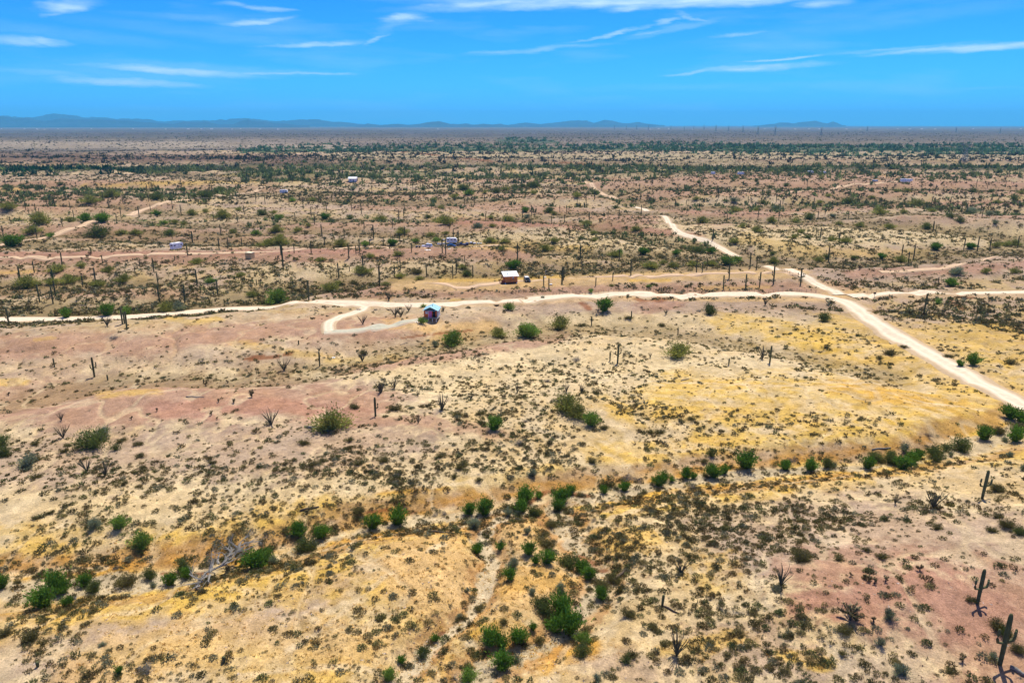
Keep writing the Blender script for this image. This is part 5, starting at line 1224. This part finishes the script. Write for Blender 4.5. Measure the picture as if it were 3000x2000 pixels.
b = MB(); b.box((0, DP / 2 - .3, FZ - .08), (2 * W2 + .3, DP + .9, .16)); pt('deck', b, m_deck, e)
for x in (-1.8, -.6, .6, 1.8):
    b = MB(); b.box((x, -.4, (FZ - .16) / 2 - .25), (.17, .17, FZ - .16 + .5)); pt('pier', b, m_white, e)
    b = MB(); b.box((x, DP - .3, (FZ - .16) / 2 - .3), (.17, .17, FZ - .16 + .6)); pt('pier', b, m_white, e)
tag(e, 'small red cabin with pale blue metal gable roof, standing on piers below the gravel road', 'cabin')
# ---- brown shed with white mono-pitch roof
e, p = ground_empty('shed', 1497, 831, R(12)); e.scale = (slant(p) / 288,) * 3; print('shed', slant(p))
b = MB(); b.box((0, 1.7, 1.35 + .35), (5.0, 3.4, 2.5)); b.box((0, 0, 0), (.001, .001, .001)); pt('wall', b, m_brown, e)
b = MB()
for x in (-2.5, -.05, 2.5): b.box((x, -.02, 1.7), (.1, .06, 2.5))
b.box((0, -.02, 1.75), (5.0, .058, .09)); b.box((0, -.02, .5), (5.06, .06, .22)); pt('trim', b, m_trim, e)
V = [(-3.0, -.75, 2.92), (3.0, -.75, 2.92), (3.0, 3.9, 4.05), (-3.0, 3.9, 4.05)]
b = MB(); b.add((V + [(x, y, z + .12) for x, y, z in V], [(3, 2, 1, 0), (4, 5, 6, 7), (0, 1, 5, 4), (1, 2, 6, 5), (2, 3, 7, 6), (3, 0, 4, 7)])); rf = pt('roof', b, m_white, e)
V = [(-2.0, .1, 3.2), (-.95, .1, 3.2), (-.95, 1.5, 3.62), (-2.0, 1.5, 3.95)]
b = MB(); b.add((V + [(x, y, z + .06) for x, y, z in V], [(3, 2, 1, 0), (4, 5, 6, 7), (0, 1, 5, 4), (1, 2, 6, 5), (2, 3, 7, 6), (3, 0, 4, 7)])); pt('roof_panel', b, m_solar, rf)
b = MB(); b.prism([(-2.5, 2.94), (2.5, 2.94), (2.5, 3.9), (-2.5, 3.9)], 3.3, 3.4); pt('back_gable', b, m_brown, e)
b = MB(); b.box((.85, -.05, 2.35), (.55, .06, .55)); wn = pt('window', b, m_white, e); b = MB(); b.box((.85, -.09, 2.35), (.28, .04, .28)); pt('pane', b, m_glass, wn)
b = MB(); b.box((.85, -.05, 1.92), (.4, .3, .3)); pt('air_conditioner', b, m_black, e)
for y in (.05, 3.2):
    b = MB(); b.tube([(-2.55, y, 3.2), (-3.9, y, .1)], [.1, .1], 4); pt('brace', b, m_trim, e)
b = MB()
for q in range(5): b.box((-2.8 - .24 * q, 1.6, 2.5 - .5 * q), (.2, 3.1, .06))
pt('step', b, m_trim, e)
b = MB(); b.box((-3.0, 1.0, .75), (.9, 1.3, .7)); b.tube([(-3.3, .4, .4), (-3.3, .4, 0)], [.06, .06], 5); pt('landing', b, m_trim, e)
for x in (-2.2, 2.3):
    b = MB(); b.box((x, .1, .22), (.34, .34, .44)); pt('footing', b, m_white, e); b = MB(); b.box((x, 3.1, .22), (.34, .34, .44)); pt('footing', b, m_white, e)
b = MB(); b.box((0, 1.7, .4), (4.9, 3.2, .2)); pt('floor_frame', b, m_dark, e)
tag(e, 'brown boxy shed with slanting white roof, side brace and small round window on yellow grass', 'shed')
car('off_road_car', 1544, 826, R(-80), m_black, 'black four-wheel-drive car with pale windscreen facing the viewer beside the brown shed', 'car', 'jeep', 3.9, m_cream)
# ---- the camp
car('white_car', 1251, 725, PI - R(8), m_car, 'white people carrier parked at the left end of the camp', 'car', 'suv', 4.9)
car('blue_car', 1323, 723, R(4), m_navy, 'dark blue low car parked in front of the camp trailer', 'car', 'sedan', 4.3)
car('pickup_truck', 1352, 721, PI + R(6), m_black, 'black pickup truck with a loaded bed at the right of the camp', 'truck', 'pickup', 5.0)
trailer(1324, 713, R(3), 5.4, 'white rounded travel trailer standing behind the cars at the camp')
e, p = ground_empty('flatbed_trailer', 1293, 719, R(5))
b = MB(); b.box((0, 0, .7), (4.2, 1.8, .12)); 
for s in (-1, 1): b.box((0, s * .9, .95), (4.2, .05, .4))
b.box((-2.1, 0, .95), (.05, 1.8, .4)); pt('bed', b, m_cream, e); wheel_set(e, (-.3,), (-1.0, 1.0), .34, .2); b = MB(); b.tube([(2.1, 0, .6), (3.3, 0, .5), (3.3, 0, 0)], [.05, .05, .05], 4); pt('hitch', b, m_steel, e)
tag(e, 'low white flatbed trailer between the white car and the travel trailer', 'trailer')
def bin_px(u, v, w_, h_, m1, label, name='storage_bin', cat='bin', rz=.2):
    e, p = ground_empty(name, u, v, rz)
    b = MB(); b.box((0, 0, h_ / 2), (w_, w_ * .8, h_), taper=(1.06, 1.06)); pt('bin_body', b, m1, e)
    b = MB(); b.box((0, 0, h_ + .04), (w_ * 1.12, w_ * .92, .1), taper=(.92, .92)); pt('lid', b, m1, e); return tag(e, label, cat)
bin_px(1221, 726, 1.0, .8, m_black, 'black bin at the far left of the camp'); bin_px(1229, 726, .8, .8, m_black, 'black bin nearest the white car at the camp')
bin_px(1380, 714, 1.1, .9, m_white, 'white chest right of the pickup truck at the camp', 'storage_chest', 'box'); bin_px(1390, 714, 1.3, .5, m_white, 'low white tub second right of the pickup truck', 'storage_tub', 'box')
bin_px(1369, 719, 1.2, 1.3, m_navy, 'blue covered pile beside the pickup truck', 'covered_pile', 'pile'); bin_px(1300, 705, .9, .6, m_white, 'small white box behind the flatbed trailer', 'storage_chest', 'box'); bin_px(1253, 714, 1.0, .4, m_cream, 'pale low crate behind the white car', 'crate', 'crate')
def sheet(u, v, w_, d_, m_, label, rz=0):
    p = at(u, v); n = 7; V = []; 
    for j in range(n):
        for i in range(n):
            x = (i / (n - 1) - .5) * w_; y = (j / (n - 1) - .5) * d_
            V.append((x, y, .12 + .12 * math.sin(i * 1.9) * math.cos(j * 1.4)))
    for j in range(n):
        for i in range(n): V.append((V[j * n + i][0], V[j * n + i][1], V[j * n + i][2] - .05))
    Fc = [(j * n + i, j * n + i + 1, (j + 1) * n + i + 1, (j + 1) * n + i) for j in range(n - 1) for i in range(n - 1)]
    Fc += [tuple(k + n * n for k in reversed(f)) for f in Fc]
    o = make_mesh('tarpaulin', V, Fc, m_, smooth=True, loc=p); o.rotation_euler = (0, 0, rz); return tag(o, label, 'tarp')
sheet(1404, 713, 2.6, 1.6, m_tarp, 'grey blue tarpaulin lying at the right end of the camp'); sheet(1253, 733, 2.6, 1.3, m_white, 'pale sheet lying on the ground below the white car'); sheet(1316, 729, 1.2, .8, m_white, 'small white sheet below the blue car')
sheet(1218, 944, 1.3, .8, m_white, 'white sheet lying left of the blue-roofed cabin'); sheet(977, 1048, .8, .6, m_white, 'tiny white scrap on the slope left of the pale stick')
# ---- other campers and boxes
trailer(519, 731, R(60), 5.2, 'white boxy camper van parked on the left pink terrace', 'camper_van', 2.5, False, 'camper', 2, True)
trailer(832, 566, R(4), 7.0, 'long white trailer beside a dark bush in the left distance', hgt_=2.5)
trailer(2655, 534, R(-2), 11.5, 'long white fifth-wheel trailer on the far right ridge', hgt_=2.7, cab=True, windows=4)
trailer(2170, 512, R(2), 7.0, 'small white trailer left of the pair of specks by the far green wash', windows=2, name='distant_trailer'); trailer(2374, 508, R(-3), 6.5, 'small white trailer, left one of two in the far green wash', windows=2, name='distant_trailer')
trailer(2411, 510, R(3), 7.0, 'small white trailer, right one of two in the far green wash', windows=2, name='distant_trailer'); trailer(2089, 511, R(0), 4.5, 'tiny white trailer farthest left by the far green wash', windows=2, name='distant_trailer')
trailer(2563, 533, R(0), 5.0, 'low grey vehicle left of the white fifth-wheel trailer', 'parked_vehicle', 1.4, False, 'vehicle', 2, False, m_tarp)
e, p = ground_empty('storage_box', 733, 757, R(-20))
b = MB(); b.box((0, 0, 1.25), (3.0, 2.3, 2.5)); pt('wall', b, m_ply, e); b = MB(); b.box((0, 0, 2.55), (3.15, 2.45, .1)); pt('roof', b, m_plyroof, e)
b = MB()
for i in range(9): b.box((-1.4 + i * .35, -1.16, 1.25), (.05, .04, 2.44))
pt('batten', b, m_brown, e); tag(e, 'tan plywood box standing on the left pink terrace', 'box')
e, p = ground_empty('house', 1034, 532, R(-6))
b = MB(); b.box((0, 0, 1.5), (8, 4.5, 3)); pt('wall', b, m_sid, e); b = MB(); b.prism([(-4.6, 3.0), (4.6, 3.0), (4.4, 3.2), (-4.4, 3.2)], -3, 3); b.add(([(-4.7, -3, 3.1), (4.7, -3, 3.1), (4.7, .6, 5), (-4.7, .6, 5), (-4.7, 3, 3.6), (4.7, 3, 3.6)], [(0, 1, 2, 3), (3, 2, 5, 4), (0, 3, 4), (1, 5, 2), (0, 4, 5, 1)])); pt('roof', b, m_white, e)
b = MB(); b.box((-2, -2.26, 1.6), (1.2, .06, 1)); pt('window', b, m_glass, e); b = MB(); b.box((1.2, -2.26, 1.05), (1, .06, 2.05)); pt('door', b, m_gable, e); tag(e, 'far white-roofed small house among green trees', 'house')
# ---- slim white poles, sign, fence
for u, t0, b0, lb in ((1597, 793, 813, 'slim white pole on a square base behind the armless saguaros'), (1614, 806, 833, 'slim white pole on a square base nearest the gravel road')):
    e, p = ground_empty('pole', u, b0, 0); h = (b0 - t0) * slant(p) / F
    b = MB(); b.tube([(0, 0, 0), (0, 0, h)], [.05, .04], 6); pt('post', b, m_galv, e); b = MB(); b.box((0, 0, .09), (.9, .9, .18)); pt('base', b, m_white, e); b = MB(); b.tube([(0, 0, h), (.5, 0, h + .15)], [.04, .04], 5); b.box((.6, 0, h + .15), (.25, .2, .1)); pt('lamp_head', b, m_galv, e); tag(e, lb, 'pole')
e, p = ground_empty('road_sign', 2561, 872, 0)
b = MB(); b.box((0, 0, .9), (.09, .09, 1.8)); pt('post', b, m_post, e); b = MB(); b.box((0, -.07, 1.55), (.9, .04, .6)); pt('board', b, m_black, e); tag(e, 'small dark sign on a post right of the road junction', 'sign')
def fence(line, n, label, h=1.2):
    a = [at(u, v) for u, v in line]; pts = []
    for i in range(n):
        f = i / (n - 1) * (len(a) - 1); k = min(int(f), len(a) - 2); q = a[k].lerp(a[k + 1], f - k); q.z = float(hgt(q.x, q.y)[0]); pts.append(q)
    e = empty('wire_fence', pts[0])
    for q in pts:
        b = MB(); d = q - pts[0]; b.tube([(d.x, d.y, d.z - .2), (d.x, d.y, d.z + h)], [.05, .04], 5); b.build('fence_post', m_post, e)
    for zz in (.4, .75, 1.1):
        b = MB()
        for q0, q1 in zip(pts[:-1], pts[1:]):
            d0, d1 = q0 - pts[0], q1 - pts[0]; b.tube([(d0.x, d0.y, d0.z + zz), (d1.x, d1.y, d1.z + zz)], [.012, .012], 3)
        b.build('wire', m_steel, e)
    tag(e, label, 'fence')
fence([(1620, 866), (1750, 860), (1950, 858), (2200, 856), (2390, 857)], 56, 'low wire fence on thin posts along the far side of the gravel road')
fence([(2270, 792), (2290, 794), (2310, 800), (2350, 826)], 14, 'short post fence beside the branch road above the junction')
fence([(2540, 862), (2600, 855), (2680, 850)], 10, 'short faint fence along the far side of the right track')
# ---- lattice tower and the power line far away
def pylon(u, base_v, top_v, label, near=False):
    p = at(u, base_v) if near else Vector((*plane_pt(u, max(base_v, 379), 0), 0)); p.z = float(hgt(p.x, p.y)[0])
    H = (base_v - top_v) * (1 if near else .8) * slant(p) / F; e = empty('lattice_pylon', p); t_ = .010 * H if near else .0085 * H
    wb = .13 * H
    for sx in (-1, 1):
        for sy in (-1, 1):
            b = MB(); b.tube([(sx * wb, sy * wb, 0), (sx * wb * .4, sy * wb * .3, .45 * H), ((sx * .15 * H) if near else sx * .02 * H, sy * .02 * H, .72 * H), ((sx * .24 * H) if near else sx * .01 * H, 0, .8 * H)], [t_, t_, t_, t_ * .8], 4); b.build('leg', m_steel, e)
    b = MB()
    for i in range(8):
        z0, z1 = i / 8 * .66 * H, (i + 1) / 8 * .66 * H; w0, w1 = wb * (1 - i / 8 * .72), wb * (1 - (i + 1) / 8 * .72)
        for s in (-1, 1): b.tube([(-w0, s * w0, z0), (w1, s * w1, z1)], [t_ * .7] * 2, 3); b.tube([(w0, s * w0, z0), (-w1, s * w1, z1)], [t_ * .7] * 2, 3); b.tube([(s * w0, -w0, z0), (s * w1, w1, z1)], [t_ * .7] * 2, 3)
    b.build('bracing', m_steel, e)
    b = MB()
    for z in ((.8,) if near else (.7, .82, .95)):
        b.tube([(-.33 * H if near else -.15 * H, 0, z * H), (.33 * H if near else .15 * H, 0, z * H)], [t_ * 1.1] * 2, 4); b.tube([(-.33 * H if near else -.15 * H, 0, z * H), (0, 0, (z + .06) * H), (.33 * H if near else .15 * H, 0, z * H)], [t_ * .8] * 3, 4)
    b.build('crossarm', m_steel, e)
    b = MB()
    if near:
        for s in (-1, 1): b.tube([(s * .22 * H, 0, .8 * H), (s * .2 * H, 0, H)], [t_, t_ * .6], 4)
    else: b.tube([(0, 0, .7 * H), (0, 0, H)], [t_, t_ * .6], 4)
    b.build('peak', m_steel, e)
    o = tag(e, label, 'pylon', None if near else 'power line pylons on the far plain'); return e
pylon(2825, 472, 414, 'tall dark lattice pylon with forked head above the right-hand green wash', True)
for u, tv, bv in ((1900, 365, 381), (2032, 365, 381), (2062, 364, 382), (2097, 363, 386), (2134, 366, 386), (2176, 366, 390), (2220, 366, 394), (2270, 366, 398), (2405, 370, 399), (1800, 365, 381), (1835, 366, 381), (1865, 366, 381), (2540, 368, 387), (2800, 366, 389), (2930, 366, 388), (1965, 365, 381), (2005, 366, 381)):
    ee = pylon(u, bv, tv, None); pend(ee, 'thin far power-line pylon', u, bv)
LANDMARKS += [("the pale blue peaks", 1720, 360), ("the faint jagged mountain", 2350, 362), ("the dark cone-shaped peak", 759, 365), ("the left end of the horizon", 60, 372), ("the right end of the horizon", 2960, 376), ("the central blue hills", 1285, 366)]
# ---- far settlements: small pale buildings on the plain
hb = {}
for k in range(3):
    b = MB(); b.box((0, 0, 2.2), (16 + 6 * k, 10, 4.4)); b2 = MB(); b2.add(([(-9 - 3 * k, -6, 4.4), (9 + 3 * k, -6, 4.4), (9 + 3 * k, 6, 4.4), (-9 - 3 * k, 6, 4.4), (-8 - 3 * k, 0, 6.6), (8 + 3 * k, 0, 6.6)], [(0, 1, 5, 4), (2, 3, 4, 5), (1, 2, 5), (3, 0, 4), (3, 2, 1, 0)]))
    hb[k] = (b.mesh('wall', m_sid), b2.mesh('roof', m_white))
for u, v in [(4, 379), (60, 380), (72, 380), (108, 379), (112, 380), (130, 380), (143, 380), (170, 379), (240, 380), (268, 379), (300, 380), (390, 379), (485, 379), (518, 378), (552, 379), (590, 379), (620, 379), (680, 380), (705, 379), (762, 379), (800, 379), (815, 380), (1283, 379), (1905, 379), (1930, 379), (1960, 379), (2030, 379), (2095, 379), (2180, 379), (2215, 379), (2240, 378), (2330, 379), (2370, 378), (2400, 379), (2462, 379), (2480, 379), (2520, 379), (2550, 378), (2600, 379), (2630, 378), (2665, 379), (2700, 378), (2740, 379), (2790, 378), (2850, 379), (2900, 378), (2960, 379), (2990, 379)]:
    x, y = plane_pt(u, v + prnd.uniform(-.4, .6), 0); e = empty('far_building', (x, y, float(hgt(x, y)[0])), prnd.uniform(-.4, .4)); k = prnd.randrange(3); s = prnd.uniform(.6, 1.1); e.scale = (s, s, s)
    obj('wall', hb[k][0], e); obj('roof', hb[k][1], e); e['category'] = 'building'; e['group'] = 'tiny pale buildings on the far plain'; pend(e, 'tiny pale far building', u, v)
flush_labels()
